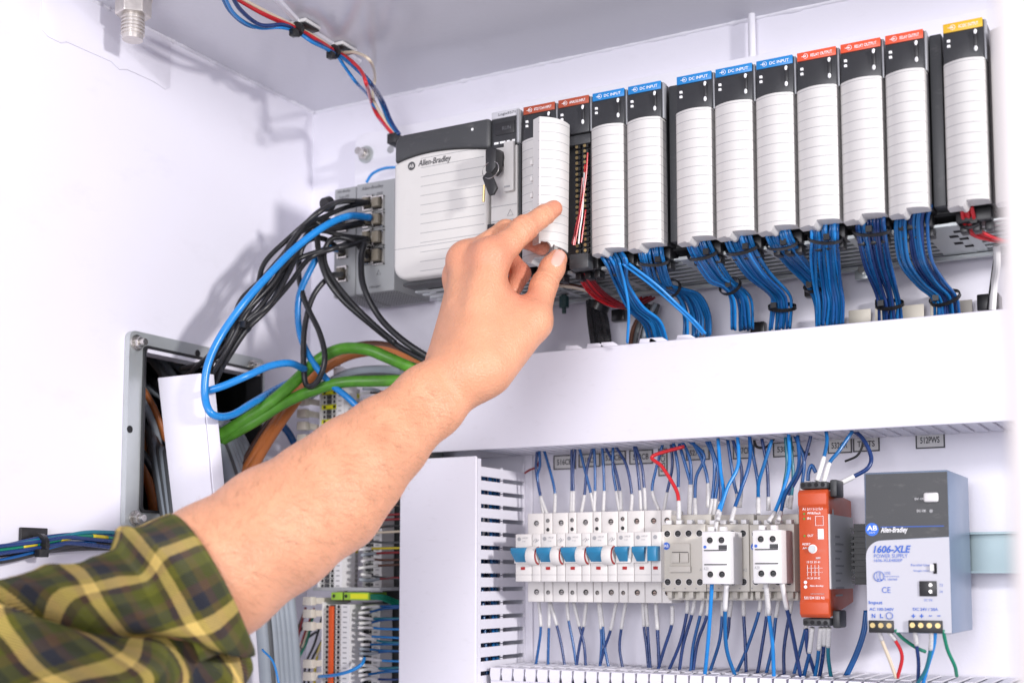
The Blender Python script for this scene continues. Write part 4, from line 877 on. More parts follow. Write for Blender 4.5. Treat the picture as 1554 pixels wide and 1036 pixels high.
up2 = [A((1150, 115), (1185, 300), (1187, 460), (1187, 640)), A((1195, 120), (1270, 380), (1280, 440), (1272, 690)), A((1130, 60), (1220, 110), (1280, 250), (1290, 440), (1275, 690)), A((1240, 70), (1390, 210), (1330, 380), (1320, 545), (1322, 690)), A((1290, 85), (1380, 260), (1420, 430), (1420, 620)), A((1400, 80), (1470, 260), (1455, 550), (1430, 700)), A((1430, 90), (1500, 330), (1480, 550), (1465, 710)),
 B((60, 110), (100, 380), (120, 470), (130, 560)), B((0, 180), (15, 420), (12, 520), (5, 600)), B((90, 100), (150, 300), (150, 440), (140, 560)), B((205, 100), (255, 370), (262, 500), (262, 570)), B((285, 110), (320, 300), (327, 490), (328, 580)), B((470, 90), (490, 330), (480, 480), (470, 570)), B((600, 80), (600, 120), (540, 320), (460, 480), (455, 560)), B((440, 90), (450, 280), (430, 420), (420, 560)), B((500, 90), (560, 240), (550, 400), (540, 470))]
for p in up2: mk_wire(p, 1.140, rw.choice(['w_navy', 'w_blue2', 'w_teal', 'w_blue2']), .0016, True, 'blue wire dropping from the duct behind the contactor auxiliary blocks', 'wires above the contactors')
up3 = [(B((125, 60), (130, 280), (60, 430), (10, 590), (-3, 640)), 'w_sky'), (B((205, 80), (205, 260), (150, 440), (108, 560), (84, 650)), 'w_blue2'), (B((350, 120), (300, 280), (265, 400), (262, 500), (262, 600)), 'w_blue'), (B((460, 60), (465, 290), (420, 460), (370, 590), (330, 650)), 'w_sky'), (B((520, 90), (525, 300), (440, 470), (410, 590), (395, 640)), 'w_blue2'), (A((1500, 80), (1520, 330), (1545, 520), (1505, 640), (1470, 860)), 'w_sky')]
for p, m in up3: mk_wire(p, 1.120, m, .0017, True, 'bright blue wire curving forward to a white auxiliary block', 'wires to the auxiliary blocks', Dend=1.085)
mk_wire(B((700, 20), (712, 120), (692, 230), (645, 385)), 1.115, 'w_blue', .0017, 'w_white', 'blue wire with long white sleeve into the relay top, straighter one', None, Dend=1.090)
mk_wire(B((880, 60), (790, 190), (728, 270), (690, 395)), 1.115, 'w_blue', .0017, 'w_white', 'blue wire with long white sleeve slanting into the relay top', None, Dend=1.090)
mk_wire(B((800, 20), (930, 90), (1000, 220), (980, 300), (890, 355), (790, 405)), 1.13, 'w_navy', .0019, 'w_white', 'dark blue wire looping right above the power supply back to the relay', None, Dend=1.11)
mk_wire(B((945, 80), (945, 150), (910, 220), (830, 258)), 1.165, 'w_black', .0011, False, 'thin black wire end curling over the wall label', None)
mk_wire(B((230, 100), (250, 160), (310, 165), (350, 130), (380, 80)), 1.15, 'w_black', .0013, False, 'black wire sagging in a small loop under the duct', None)
mk_wire(B((500, 90), (560, 200), (600, 210)), 1.15, 'w_black', .0014, False, 'short black wire end poking right under the duct', None)
mk_wire(B((640, 330), (612, 285), (592, 330), (588, 385)), 1.10, 'w_blue2', .0017, False, 'short blue wire hooked over the relay top', None)
mk_wire(A((1235, 140), (985, 218), (1060, 300), (1165, 470), (1190, 570), (1192, 715)), 1.125, 'w_red', .0018, 'sleeve_mark', 'red wire bent sharply under the duct and ending in a pale sleeve', None, Dend=1.112)
mk_wire(A((-20, 350), (20, 325), (75, 300), (100, 240)), 1.165, 'w_darkred', .0011, False, 'thin red wire leaving the slotted duct', None)
def Cc(*p): return [(600+x/2.756, 660+y/2.756) for x, y in p]
def Dd(*p): return [(980+x/4.57, 860+y/4.57) for x, y in p]
LB = 'dark blue wire with pale marker sleeve leaving the underside of a breaker'
lo = [Cc((583, 985), (600, 880), (608, 800), (600, 695)), Cc((638, 985), (640, 880), (642, 805), (645, 695)), Cc((712, 985), (695, 880), (675, 795), (648, 700)), Cc((760, 985), (745, 880), (725, 775), (718, 695)), Cc((797, 985), (790, 880), (770, 800), (745, 695)), Cc((755, 985), (770, 880), (787, 800), (800, 695)), Cc((855, 985), (862, 880), (860, 810), (850, 695)), Cc((895, 985), (875, 880), (868, 800), (855, 695)),
 Cc((850, 985), (875, 890), (900, 815), (925, 695)), Cc((953, 985), (938, 890), (945, 810), (965, 695)), Cc((1060, 985), (1050, 880), (1040, 800), (1035, 695)), Cc((1068, 985), (1060, 880), (1055, 800), (1048, 700)), Cc((1102, 985), (1100, 890), (1098, 810), (1090, 695))]
for p in lo: mk_wire(p, 1.150, rw.choice(['w_navy', 'w_navy', 'w_blue2']), .00145, True, LB, 'wires below the breakers')
lo2 = [Dd((95, 690), (88, 560), (80, 435), (70, 250)), Dd((75, 740), (130, 560), (180, 400), (185, 270)), Dd((150, 740), (240, 520), (285, 320), (290, 200)), Dd((230, 740), (260, 540), (320, 330), (345, 200)), Dd((310, 740), (330, 540), (378, 335), (405, 200)), Dd((325, 740), (360, 520), (425, 335), (430, 200)), Dd((440, 740), (510, 520), (530, 340), (535, 200)), Dd((560, 500), (575, 420), (580, 345), (598, 200)), Dd((697, 740), (690, 520), (680, 340), (678, 180)), Dd((625, 740), (700, 570), (785, 310), (795, 170)),
 Dd((775, 740), (805, 560), (838, 340), (838, 220)), Dd((835, 740), (880, 540), (902, 350), (928, 200)), Dd((960, 760), (960, 560), (998, 320), (1020, 180)), Dd((1028, 740), (1060, 620), (1108, 430), (1112, 380))]
for p in lo2: mk_wire(p, 1.140, rw.choice(['w_navy', 'w_navy', 'w_blue2']), .0016, True, 'dark blue wire with pale sleeve hanging below the contactors', 'wires below the contactors')
lo3 = [(Dd((400, 830), (420, 650), (440, 420), (460, 110)), 'w_sky', False), (Dd((622, 760), (560, 560), (550, 300), (562, 120)), 'w_blue', 'w_white'), (Dd((890, 810), (880, 540), (855, 330), (832, 110)), 'w_sky', True), (Dd((1075, 760), (1020, 470), (980, 290), (945, 110)), 'w_navy', 'w_white')]
for p, m, s in lo3: mk_wire(p, 1.118, m, .0018, s, 'wire hanging in front from an auxiliary block to the lower duct', 'wires under the auxiliary blocks', Dend=1.082)
lo4 = [(Dd((1085, 800), (1120, 660), (1135, 590), (1155, 420)), 'w_blue2', True), (Dd((1165, 800), (1190, 660), (1200, 570), (1215, 420)), 'w_blue', True), (Dd((1205, 760), (1225, 640), (1235, 540), (1240, 420)), 'w_navy', True), (Dd((1285, 760), (1268, 640), (1265, 550), (1270, 420)), 'w_teal', True), (Dd((1180, 760), (1150, 660), (1120, 560), (1115, 430)), 'w_navy', False)]
for p, m, s in lo4: mk_wire(p, 1.125, m, .0017, s, 'wire leaving the dark plug under the orange relay', 'wires under the relay', Dend=1.092)
for o in (0, 14): mk_wire(Dd((1385+o, 750), (1455+o, 600), (1505+o, 450), (1525+o, 300)), 1.15, 'w_blue2', .0018, False, 'dark blue wire slanting from the power supply side to the lower duct', 'wires beside the power supply')
for p, m, s in ((((1360, 1028), (1350, 1000), (1338, 970), (1334, 955)), 'w_cream', True), (((1362, 1028), (1369, 995), (1358, 970), (1346, 955)), 'w_red', 'sleeve_mark'), (((1404, 988), (1390, 982), (1370, 968), (1358, 955)), 'w_emerald', False), (((1393, 1034), (1394, 1005), (1391, 978), (1388, 955)), 'w_navy', True), (((1390, 1040), (1405, 1015), (1412, 985), (1414, 955)), 'w_teal', True), (((1400, 1040), (1408, 1010), (1417, 980), (1420, 955)), 'w_sky', False), (((1452, 1025), (1449, 1010), (1438, 985), (1431, 955)), 'w_emerald', False)):
    mk_wire(p, 1.09, m, .0015, s, {'w_cream': 'cream wire under the power supply input terminals', 'w_red': 'red wire under the power supply input terminals', 'w_emerald': 'green and yellow earth wire under the power supply', 'w_navy': 'navy wire under the power supply output terminals', 'w_teal': 'teal wire under the power supply output terminals', 'w_sky': 'light blue wire under the power supply output terminals'}[m], 'earth wires under the power supply' if m == 'w_emerald' else None, Dend=1.064)
# wires lying inside the ducts
for k in range(26):
    x = rw.uniform(vx0+.012, vx1-.008); y = rw.uniform(YV+.02, DB-.02); m = rw.choice(['w_navy', 'w_blue', 'w_blue2', 'w_black', 'w_sky', 'w_teal'])
    tag(MB().tube(spline([(x, y, 1.19), (x+rw.uniform(-.006, .006), y+rw.uniform(-.01, .01), 1.30), (x+rw.uniform(-.006, .006), y+rw.uniform(-.01, .01), 1.42), (x, y, 1.505)], 6), .0017, 6).build('wire', m, smooth=True), 'wire running upright inside the slotted duct', 'wire', 'wires inside the slotted duct')
for k in range(16):
    y = rw.uniform(1.108, 1.17); z = zf-.022-rw.uniform(0, .012); m = rw.choice(['w_navy', 'w_blue', 'w_blue2', 'w_teal', 'w_black'])
    tag(MB().tube(spline([(-.625, y, z-.02), (-.60, y, z+.008), (-.45, y+rw.uniform(-.01, .01), z-.004), (-.3, y, z+.004), (-.1, y, z)], 6), .0017, 6).build('wire', m, smooth=True), 'wire lying along the bottom of the lower duct', 'wire', 'wires inside the lower duct')
# ------------------------------------------------------------------ cable entry frame on the left wall
fr = thing('cable_entry_frame', (XL, 1.0, 1.44), 'grey steel frame with corner bolts around the cable opening in the side wall', 'frame')
ya, yb = onX(187, 600, XL).y, onX(395, 560, XL).y; za, zb_ = onX(185, 800, XL).z-.002, 1.6358
def plate_ring(y0, y1, z0, z1, hy0, hy1, hz0, hz1, xa, xb, rad, nm, m, parent):
    def rr_(y0, y1, z0, z1, r, n=5):
        o = []
        for cy_, cz_, s in ((y1-r, z0+r, -math.pi/2), (y1-r, z1-r, 0), (y0+r, z1-r, math.pi/2), (y0+r, z0+r, math.pi)):
            for i in range(n+1): t = s+math.pi/2*i/n; o.append((cy_+r*math.cos(t), cz_+r*math.sin(t)))
        return o
    o = rr_(y0, y1, z0, z1, rad); h = rr_(hy0, hy1, hz0, hz1, rad*.8); n = len(o); mb = MB()
    vs = [(xa, y, z) for y, z in o]+[(xa, y, z) for y, z in h]+[(xb, y, z) for y, z in o]+[(xb, y, z) for y, z in h]; fs = []
    for i in range(n):
        j = (i+1) % n; fs += [(i, j, j+n, i+n), (i+2*n, i+3*n, j+3*n, j+2*n), (i, i+2*n, j+2*n, j), (i+n, j+n, j+3*n, i+3*n)]
    return mb.add(vs, fs).build(nm, m, parent)
plate_ring(ya, yb, za, zb_, HY0, HY1, HZ0, HZ1, XL+.0005, XL+.0065, .008, 'frame_plate', 'galv', fr)
plate_ring(HY0-.0005, HY1+.0005, HZ0-.0005, HZ1+.0005, HY0+.0022, HY1-.0022, HZ0+.0022, HZ1-.0022, XL-.012, XL+.009, .005, 'edge_gasket', 'black', fr)
MB().box(XL-.010, XL+.0085, HY0+.004, HY1-.004, HZ1-.0062, HZ1-.0026).build('upper_lip', 'paint', fr)
for u, v in ((207, 520), (205, 786), (383, 557)):
    p = onX(u, v, XL+.007); b = MB(); b.cyl((XL+.0066, p.y, p.z), (XL+.0085, p.y, p.z), .0078, 20); bo = b.build('washer', 'steel', fr)
    MB().cyl((XL+.0086, p.y, p.z), (XL+.0135, p.y, p.z), .0058, 6).build('nut', 'steel', bo, bevel=.0005, smooth=False); MB().cyl((XL+.0136, p.y, p.z), (XL+.019, p.y, p.z), .0033, 12).build('stud', 'steel', bo)
for u, v in ((197, 651), (300, 536)):
    p = onX(u, v, XL+.0066); MB().cyl((XL+.0064, p.y, p.z), (XL+.0069, p.y, p.z), .0036, 14).build('screw_hole', 'void', fr)
# white trunking offcut standing in front of the opening
yt = .930; q = [onY(u, v, yt) for u, v in ((239, 573), (304, 566), (326, 800), (265, 800))]
q2 = [p+Vector((.010, .030, 0)) for p in q]
r = thing('trunking_piece', q[3], 'white length of trunking leaning in front of the cable opening', 'trunking')
MB().hexa(q, [p+Vector((0.0, .0025, 0)) for p in q]).build('trunking_cover', 'duct', r, bevel=.0008)
e = Vector((.0018, 0, 0)); s_ = [q[1]+Vector((.0005, .001, 0)), q[2]+Vector((.0005, .001, 0))]
MB().hexa([s_[0], s_[0]+e, s_[1]+e, s_[1]], [p+Vector((.0035, .0115, 0)) for p in (s_[0], s_[0]+e, s_[1]+e, s_[1])]).build('trunking_side', 'duct', r, bevel=.0004)
p = onY(238, 800, .915); tag(MB().box(p.x-.010, p.x+.014, .913, .925, p.z-.004, p.z+.006).build('trunking_offcut', 'duct_beige', bevel=.001), 'small beige offcut at the foot of the leaning trunking', 'offcut')
# ------------------------------------------------------------------ cables
def cable(label, pts, r, m, group=None, name='cable', n=10): return one_wire(name, label, 'cable', group, px(*pts), r, m, n, 10)
E_ = .018   # depth in front of the wall
# black network cables from the switches to the opening
GB = 'black network cables'; LBk = 'black network cable looping from a switch port to the side opening'
blk = [[(560, 307, 1.09), (520, 306, 1.065), (488, 318, 1.04), (455, 350, 1.01), (410, 415, .98), (360, 470, .955), (330, 525, .94), (295, 560, .955), (262, 590, .985)],
 [(560, 307, 1.092), (525, 315, 1.07), (490, 330, 1.045), (462, 345, 1.02), (430, 390, .99), (395, 440, .965), (360, 490, .95), (330, 540, .945), (275, 560, .97)],
 [(550, 336, 1.09), (510, 345, 1.06), (470, 345, 1.03), (440, 370, 1.0), (420, 420, .98), (385, 460, .96), (345, 500, .945), (318, 560, .94), (315, 600, .94)],
 [(558, 362, 1.09), (520, 358, 1.065), (480, 352, 1.035), (440, 395, 1.005), (405, 440, .98), (375, 475, .955), (345, 530, .945), (320, 570, .945), (300, 600, .96)],
 [(560, 364, 1.088), (525, 374, 1.06), (490, 380, 1.04), (450, 395, 1.02), (425, 425, .99), (395, 465, .965), (370, 490, .955), (330, 530, .95), (280, 570, .975)],
 [(548, 305, 1.09), (515, 306, 1.05), (485, 322, 1.02), (440, 360, 1.01), (402, 398, .985), (388, 440, .97), (362, 470, .96), (348, 505, .95), (335, 560, .95), (318, 600, .96)],
 [(552, 340, 1.09), (500, 348, 1.05), (470, 338, 1.03), (425, 392, 1.0), (396, 425, .98), (366, 455, .965), (352, 495, .955), (340, 545, .955), (300, 585, .97)],
 [(545, 362, 1.09), (510, 376, 1.05), (470, 392, 1.03), (440, 430, 1.0), (405, 470, .97), (375, 500, .955), (345, 545, .95), (318, 590, .955)],
 [(520, 345, 1.09), (480, 340, 1.06), (460, 365, 1.04), (440, 410, 1.0), (410, 460, .97), (370, 495, .955), (335, 555, .95), (290, 610, .97)]]
for p in blk: cable(LBk, p, .0026, 'w_black', GB)
cable('black cable hanging in a long loop between the switches and green cables', [(518, 340, 1.09), (487, 335, 1.06), (482, 370, 1.05), (495, 420, 1.05), (520, 455, 1.06), (560, 490, 1.07), (605, 525, 1.075), (650, 550, 1.08), (690, 570, 1.085)], .0030, 'w_black')
cable('black cable curving down from the lowest switch port past the switch bottom', [(560, 372, 1.09), (553, 372, 1.075), (548, 395, 1.07), (552, 435, 1.06), (575, 480, 1.065), (610, 515, 1.07), (655, 545, 1.08), (690, 565, 1.085)], .0033, 'w_black')
cable('black cable dropping from the smaller switch in a narrow hanging loop', [(520, 382, 1.09), (490, 362, 1.06), (462, 370, 1.05), (453, 410, 1.045), (462, 455, 1.04), (485, 505, 1.035), (493, 545, 1.03), (482, 578, 1.03), (466, 585, 1.03), (461, 560, 1.03), (462, 500, 1.035), (475, 450, 1.045), (500, 420, 1.06), (518, 416, 1.09)], .0029, 'w_black')
cable('black cable crossing low over the switch fronts', [(558, 390, 1.09), (535, 365, 1.07), (505, 362, 1.06), (492, 385, 1.055), (500, 415, 1.055), (530, 455, 1.06), (565, 490, 1.068), (600, 520, 1.072)], .0028, 'w_black')
cable('bright blue thick cable arching from the switch down to the opening', [(562, 330, 1.088), (530, 328, 1.06), (495, 342, 1.03), (450, 375, 1.0), (410, 415, .97), (370, 460, .945), (335, 510, .93), (315, 555, .92), (311, 600, .918), (322, 628, .92), (350, 630, .945), (385, 610, .985), (420, 590, 1.04), (450, 575, 1.08)], .0037, 'w_sky')
cable('bright blue cable branching sideways from the trunking towards the green cables', [(311, 594, .925), (340, 585, .935), (375, 570, .95), (410, 555, .975), (440, 551, 1.0), (462, 560, 1.03)], .0036, 'w_sky')
cable('blue cable hanging in a long curve down to the terminal strips', [(515, 378, 1.088), (490, 380, 1.06), (468, 415, 1.045), (453, 455, 1.04), (455, 505, 1.04), (472, 545, 1.04), (500, 580, 1.045), (530, 605, 1.05), (560, 635, 1.06)], .0034, 'w_sky')
one_wire('cable', 'thin blue cable arching over the larger switch', 'cable', None, px((556, 277, 1.15), (565, 264, 1.15), (582, 256, 1.15), (600, 254, 1.15)), .0016, 'w_sky')
rt = thing('cable_strap', onY(368, 490, .945), 'black strap around the black network cables', 'cable tie'); p = onY(367, 491, .953); d = (onY(395, 462, .965)-onY(345, 515, .945)).normalized()
MB().cyl(p-d*.002, p+d*.002, .0105, 16).build('strap', 'tie', rt); MB().box(p.x+.006, p.x+.013, p.y-.01, p.y-.005, p.z-.006, p.z).build('strap_head', 'tie', rt)
p = onY(497, 310, 1.045); d = (onY(515, 306, 1.06)-onY(480, 318, 1.03)).normalized()
tag(MB().cyl(p-d*.004, p+d*.004, .0075, 14).build('cable_strap', 'tie'), 'black strap on the cables near the switch ports', 'cable tie')
cable('upper green cable arching over the terminal strips', [(330, 662, .985), (390, 625, 1.0), (435, 590, 1.02), (478, 550, 1.045), (515, 530, 1.055), (555, 530, 1.06), (590, 543, 1.07), (625, 558, 1.085), (680, 575, 1.11)], .0060, 'w_green')
cable('lower green cable running to the wide duct', [(335, 668, .99), (385, 640, 1.0), (430, 612, 1.02), (475, 592, 1.04), (520, 580, 1.05), (570, 578, 1.065), (620, 577, 1.085), (680, 575, 1.11)], .0058, 'w_green')
for k, (o, oo) in enumerate(((0, 0), (8, 5), (-7, -4), (3, 10))):
    cable('orange-brown sheathed cable rising from the opening over the terminals', [(340+o, 765, 1.0), (372+o, 715, 1.01), (405+o, 660, 1.03+.004*k), (440+o, 610, 1.06), (475+o, 560+oo, 1.085), (530, 532+oo*.7, 1.10), (585, 528+oo*.6, 1.11), (640, 550+oo*.6, 1.12), (690, 575, 1.13)], .0052, 'w_orange' if k != 2 else 'w_brown', 'orange-brown cables')
for k in range(3): cable('dark grey cable behind the green cables', [(470, 600, 1.09), (515, 572+k*5, 1.10), (550, 562+k*6, 1.105), (600, 562+k*6, 1.11), (660, 575+k*3, 1.12)], (.0048, .003, .0026)[k], ('w_grey', 'w_darkgrey', 'w_black')[k], 'grey cables behind the green ones')
LG = 'grey sheathed cable falling from the opening behind the arm'
for k in range(7):
    o = k*17; cable(LG, [(300+o*.25, 610+k*4, 1.0+.004*k), (325+o*.35, 660, .99+.006*k), (350+o*.4, 730, .99+.006*k), (375+o*.5, 830, 1.0+.006*k), (395+o*.45, 930, 1.01+.006*k), (405+o*.45, 1060, 1.02+.006*k)], rw.choice((.0048, .0056, .0062)), 'w_darkgrey' if k == 1 else 'w_grey', 'grey cables falling behind the arm')
LI = 'cable passing through the side opening behind the trunking'
for k in range(22):   # inside the opening, running down and back
    yy0 = HY0+.012+.150*rw.random(); xx = XL-.01-.06*rw.random(); zz = HZ0+.145*rw.random()
    m = rw.choice(('w_grey', 'w_grey', 'w_darkgrey', 'w_black', 'w_black', 'w_orange', 'w_darkgrey'))
    tag(MB().tube(spline([(xx-.12, yy0-.05, zz+.10), (xx-.05, yy0-.012, zz+.05), (xx, yy0+.02, zz-.01), (XL+.0, yy0+.045, zz-.08), (XL+.03, yy0+.06, zz-.2)] if False else
        [(xx-.14, yy0-.06, zz+.11), (xx-.05, yy0-.02, zz+.055), (xx-.004, yy0+.005, zz), (xx+.0, yy0+.03, zz-.07), (xx-.03, yy0+.04, zz-.14)], 7), rw.choice((.0035, .0042, .005)), 8).build('cable', m, smooth=True), LI, 'cable', 'cables inside the side opening')
for k in range(5):
    cable('grey cable leaving the opening beside the trunking foot', [(222+k*6, 640+k*12, .985), (232+k*5, 690, .96), (243+k*4, 745, .945), (255+k*3, 820, .935), (262+k*3, 900, .94)], .0042, 'w_grey' if k % 2 else 'w_darkgrey', 'grey cables beside the trunking foot')
cable('yellow cable glimpsed among the grey cables', [(322, 640, 1.02), (338, 690, 1.02), (350, 740, 1.02)], .0035, 'w_yellow')
cable('dark blue cable behind the orange cables', [(425, 640, 1.09), (440, 660, 1.10), (455, 690, 1.11)], .004, 'w_blue2')
one_wire('wire', 'thin blue wire in front of the grey cables', 'wire', None, px((398, 985, 1.0), (415, 1005, .995), (425, 1045, .995)), .0011, 'w_sky')
# ------------------------------------------------------------------ terminal strips
YTm = 1.105
def terminal_strip(ucol, v0, v1, label, yt, w, label_w, yellow_rows, jump=None, wires=None):
    x0 = onY(ucol, (v0+v1)/2, yt).x; zt = onY(ucol, v0, yt).z; zb = onY(ucol, v1, yt).z; n = max(1, int(round((zt-zb)/.0052))); dz = (zt-zb)/n
    r = thing('terminal_strip', (x0, yt, zb), label, 'terminal strip', 'terminal strips')
    protos = {}
    for k in range(n):
        z1 = zt-k*dz; col = 'term_yellow' if k in yellow_rows else 'term'
        if col not in protos:
            mb = MB(); mb.box(x0, x0+w, yt, yt+.04, z1-dz+.0003, z1-.0003, mi=0)
            for cx in (.18, .80): mb.disc((x0+w*cx, yt-.0003, z1-dz/2), .0017, 10, mi=1)
            mb.box(x0+w*.36, x0+w*.64, yt-.0015, yt+.0001, z1-dz+.0006, z1-.0006, mi=2)
            o = mb.build('terminal', [col, 'void', 'charcoal' if col == 'term' else col], r, smooth=False); protos[col] = (o, z1)
        else: part_copy(protos[col][0], r, (0, 0, z1-protos[col][1]))
    MB().box(x0-.0016, x0-.0003, yt-.002, yt+.04, zb, zt+.002).build('end_plate', 'aux_white', r)
    lx = x0+w+.0008
    lb_ = MB().box(lx, lx+label_w, yt-.003, yt+.02, zb, zt).build('marker_strip', 'aux_white', r)
    mb = MB()
    for k in range(n):
        z1 = zt-(k+.5)*dz; mb.box(lx+label_w*.25, lx+label_w*.7, yt-.0034, yt-.0031, z1-.0006, z1+.0006)
    mb.build('printed_mark', 'print_grey', lb_)
    if jump:
        a, b = jump; MB().box(x0+w*.38, x0+w*.62, yt-.0045, yt-.0016, zb+(zt-zb)*a, zb+(zt-zb)*b).build('jumper_bar', 'jumper', r, bevel=.0006)
    return r, x0, lx+label_w, zt, zb, dz, n
s1 = terminal_strip(487, 585, 892, 'upper terminal strip with yellow bridges and white marker strip, behind the arm', YTm, .0205, .0095, {1, 4, 7, 11, 24, 28, 30, 33})
s2 = terminal_strip(491, 916, 1100, 'lower terminal strip with long orange jumper bar', YTm, .0235, .0105, set(), jump=(.32, .985))
s3 = terminal_strip(555, 640, 890, 'set-back terminal strip with pale tags behind the upper strip', 1.140, .012, .0105, {2, 5, 8, 11, 14, 17, 19, 22})
s4 = terminal_strip(551, 916, 1100, 'set-back terminal strip beside blue wires', 1.140, .012, .0105, set())
p = onY(505, 897, YTm); q = onY(562, 911, YTm)
r = thing('earth_terminal', ((p.x+q.x)/2, YTm, q.z), 'yellow-green earth terminal between the two terminal strips', 'terminal')
MB().box(p.x, p.x+.014, YTm-.003, YTm+.03, q.z+.0006, p.z-.0006).build('terminal', 'term_green', r, bevel=.0006); MB().box(p.x+.0165, q.x, YTm-.003, YTm+.03, q.z+.0006, p.z-.0006).build('terminal', 'term_green', r, bevel=.0006)
MB().box(p.x+.0142, p.x+.0163, YTm-.001, YTm+.03, q.z+.0006, p.z-.0006).build('separator', 'black', r)
for dx in (.004, .0195): MB().disc((p.x+dx, YTm-.0034, (p.z+q.z)/2), .0018, 12).build('screw_hole', 'void', r)
MB().box(p.x+.025, q.x-.001, YTm-.0034, YTm-.003, q.z+.002, p.z-.002).build('yellow_tag', 'term_yellow', r)
p = onY(478, 893, YTm); q = onY(580, 896, YTm)
tag(MB().box(p.x, q.x, YTm-.004, YTm+.05, q.z, q.z+.0035).build('separator_plate', 'switch_grey', bevel=.0005), 'thin grey separator plate between the terminal strips', 'plate')
struct(MB().box(-.80, vx0-.002, DB-.020, DB-.019, 1.18, 1.60).build('shade_backing', 'charcoal'))  # dark sheet: shadow and dark wires behind the strips put into its colour
# wires right of the strips
def side_wires(v0, v1, n, cols_, label, group, u0=545, u1=610, slv=('sleeve_mark', 'term', 'w_white', 'w_grey')):
    for k in range(n):
        v = v0+(v1-v0)*k/(n-1)+rw.uniform(-2, 2); m = rw.choice(cols_); dv = rw.uniform(-10, 10)
        P = px((u0+rw.uniform(-2, 4), v, YTm-.004), (u0+18, v+dv*.3+rw.uniform(-3, 3), YTm+.008), (u0+38, v+dv*.7, YTm+.020), (u1+14, v+dv, YTm+.035))
        rt = thing('wire', P[0], label, 'wire', group); full = spline(P, 7)
        ct = rw.randrange(5, 14); MB().tube(full[:ct+1], .0017, 7).build('marker_sleeve', rw.choice(slv), rt, smooth=True); MB().tube(full[ct:], .0013, 6).build('insulation', m, rt, smooth=True)
side_wires(700, 880, 20, ['w_black', 'w_brown', 'w_darkgrey', 'w_darkred', 'w_darkred', 'w_black', 'w_yellow', 'w_cream'], 'grey-sleeved wire between the upper terminal strip and the upright duct', 'wires right of the upper terminal strip')
side_wires(920, 1032, 15, ['w_sky', 'w_blue', 'w_navy', 'w_blue2', 'w_teal'], 'blue wire with white sleeve between the lower terminal strip and the upright duct', 'wires right of the lower terminal strip')
side_wires(590, 640, 7, ['w_darkred', 'w_cream', 'w_black', 'w_yellow'], 'short mixed wire at the top of the upper terminal strip', 'wires at the top of the upper terminal strip', 548, 612)
for k in range(3): one_wire('wire', 'green earth wire from the earth terminal into the upright duct', 'wire', 'green earth wires', px((560, 903+k*2, YTm), (580, 903+k*3, YTm+.01), (600, 910+k*4, YTm+.03), (618, 918+k*4, YTm+.04)), .0014, 'w_emerald')
cable('light blue wire with white sleeve looping across the lower terminal strip', [(480, 1026, 1.10), (505, 1024, 1.085), (530, 1018, 1.08), (548, 1008, 1.085), (553, 998, 1.095)], .0018, 'w_sky', name='wire')
# beige finger duct left of the strips
r = thing('finger_duct', onY(470, 1036, 1.09), 'beige finger duct standing left of the terminal strips', 'wire duct')
proto = None; ya_ = 1.085
for v in list(range(602, 700, 19))+list(range(905, 1060, 19)):
    if v in (962, 981): continue
    u = 450-(0 if v < 750 else -9); a = onY(u, v, ya_)
    if proto is None:
        x_, z_ = a.x, a.z; fm = MB()
        fm.hexa([(x_, ya_, z_-.0088), (x_+.012, ya_, z_-.0088), (x_+.012, ya_+.008, z_-.0088), (x_, ya_+.008, z_-.0088)], [(x_+.0006, ya_, z_), (x_+.0114, ya_, z_), (x_+.0114, ya_+.008, z_), (x_+.0006, ya_+.008, z_)])
        fm.hexa([(x_+.0095, ya_+.0085, z_-.0076), (x_+.0115, ya_+.0085, z_-.0076), (x_+.0115, ya_+.070, z_-.0072), (x_+.0095, ya_+.070, z_-.0072)], [(x_+.0095, ya_+.0085, z_-.001), (x_+.0115, ya_+.0085, z_-.001), (x_+.0115, ya_+.070, z_-.0012), (x_+.0095, ya_+.070, z_-.0012)])
        proto = fm.build('duct_finger', 'duct_beige', r, bevel=.0005); base = a
    else: part_copy(proto, r, (a.x-base.x, 0, a.z-base.z))
MB().box(base.x+.001, base.x+.012, ya_+.074, ya_+.078, 1.20, base.z+.01).build('duct_base', 'duct_beige', r)
for u, v in ((476, 545), (505, 548), (478, 570), (515, 565)):
    p = onY(u, v, 1.10); MB().prism([(p.x-.008, p.z-.006), (p.x+.008, p.z-.006), (p.x+.009, p.z+.002), (p.x+.003, p.z+.006), (p.x-.008, p.z+.005)], 1.10, 1.103).build('end_finger', 'duct', r, bevel=.0005)
for k in range(14):
    u = 452+rw.uniform(-22, 38); m = rw.choice(('w_black', 'w_black', 'w_yellow', 'w_darkred', 'w_brown', 'w_cream', 'w_darkgrey', 'w_emerald'))
    one_wire('wire', 'thin mixed wire hanging behind the beige finger duct', 'wire', 'wires behind the finger duct', px((u+20, 930+rw.uniform(-20, 30), 1.13), (u+rw.uniform(0, 10), 975, 1.12), (u-8, 1010, 1.12), (u-10, 1060, 1.125)), .0013, m)
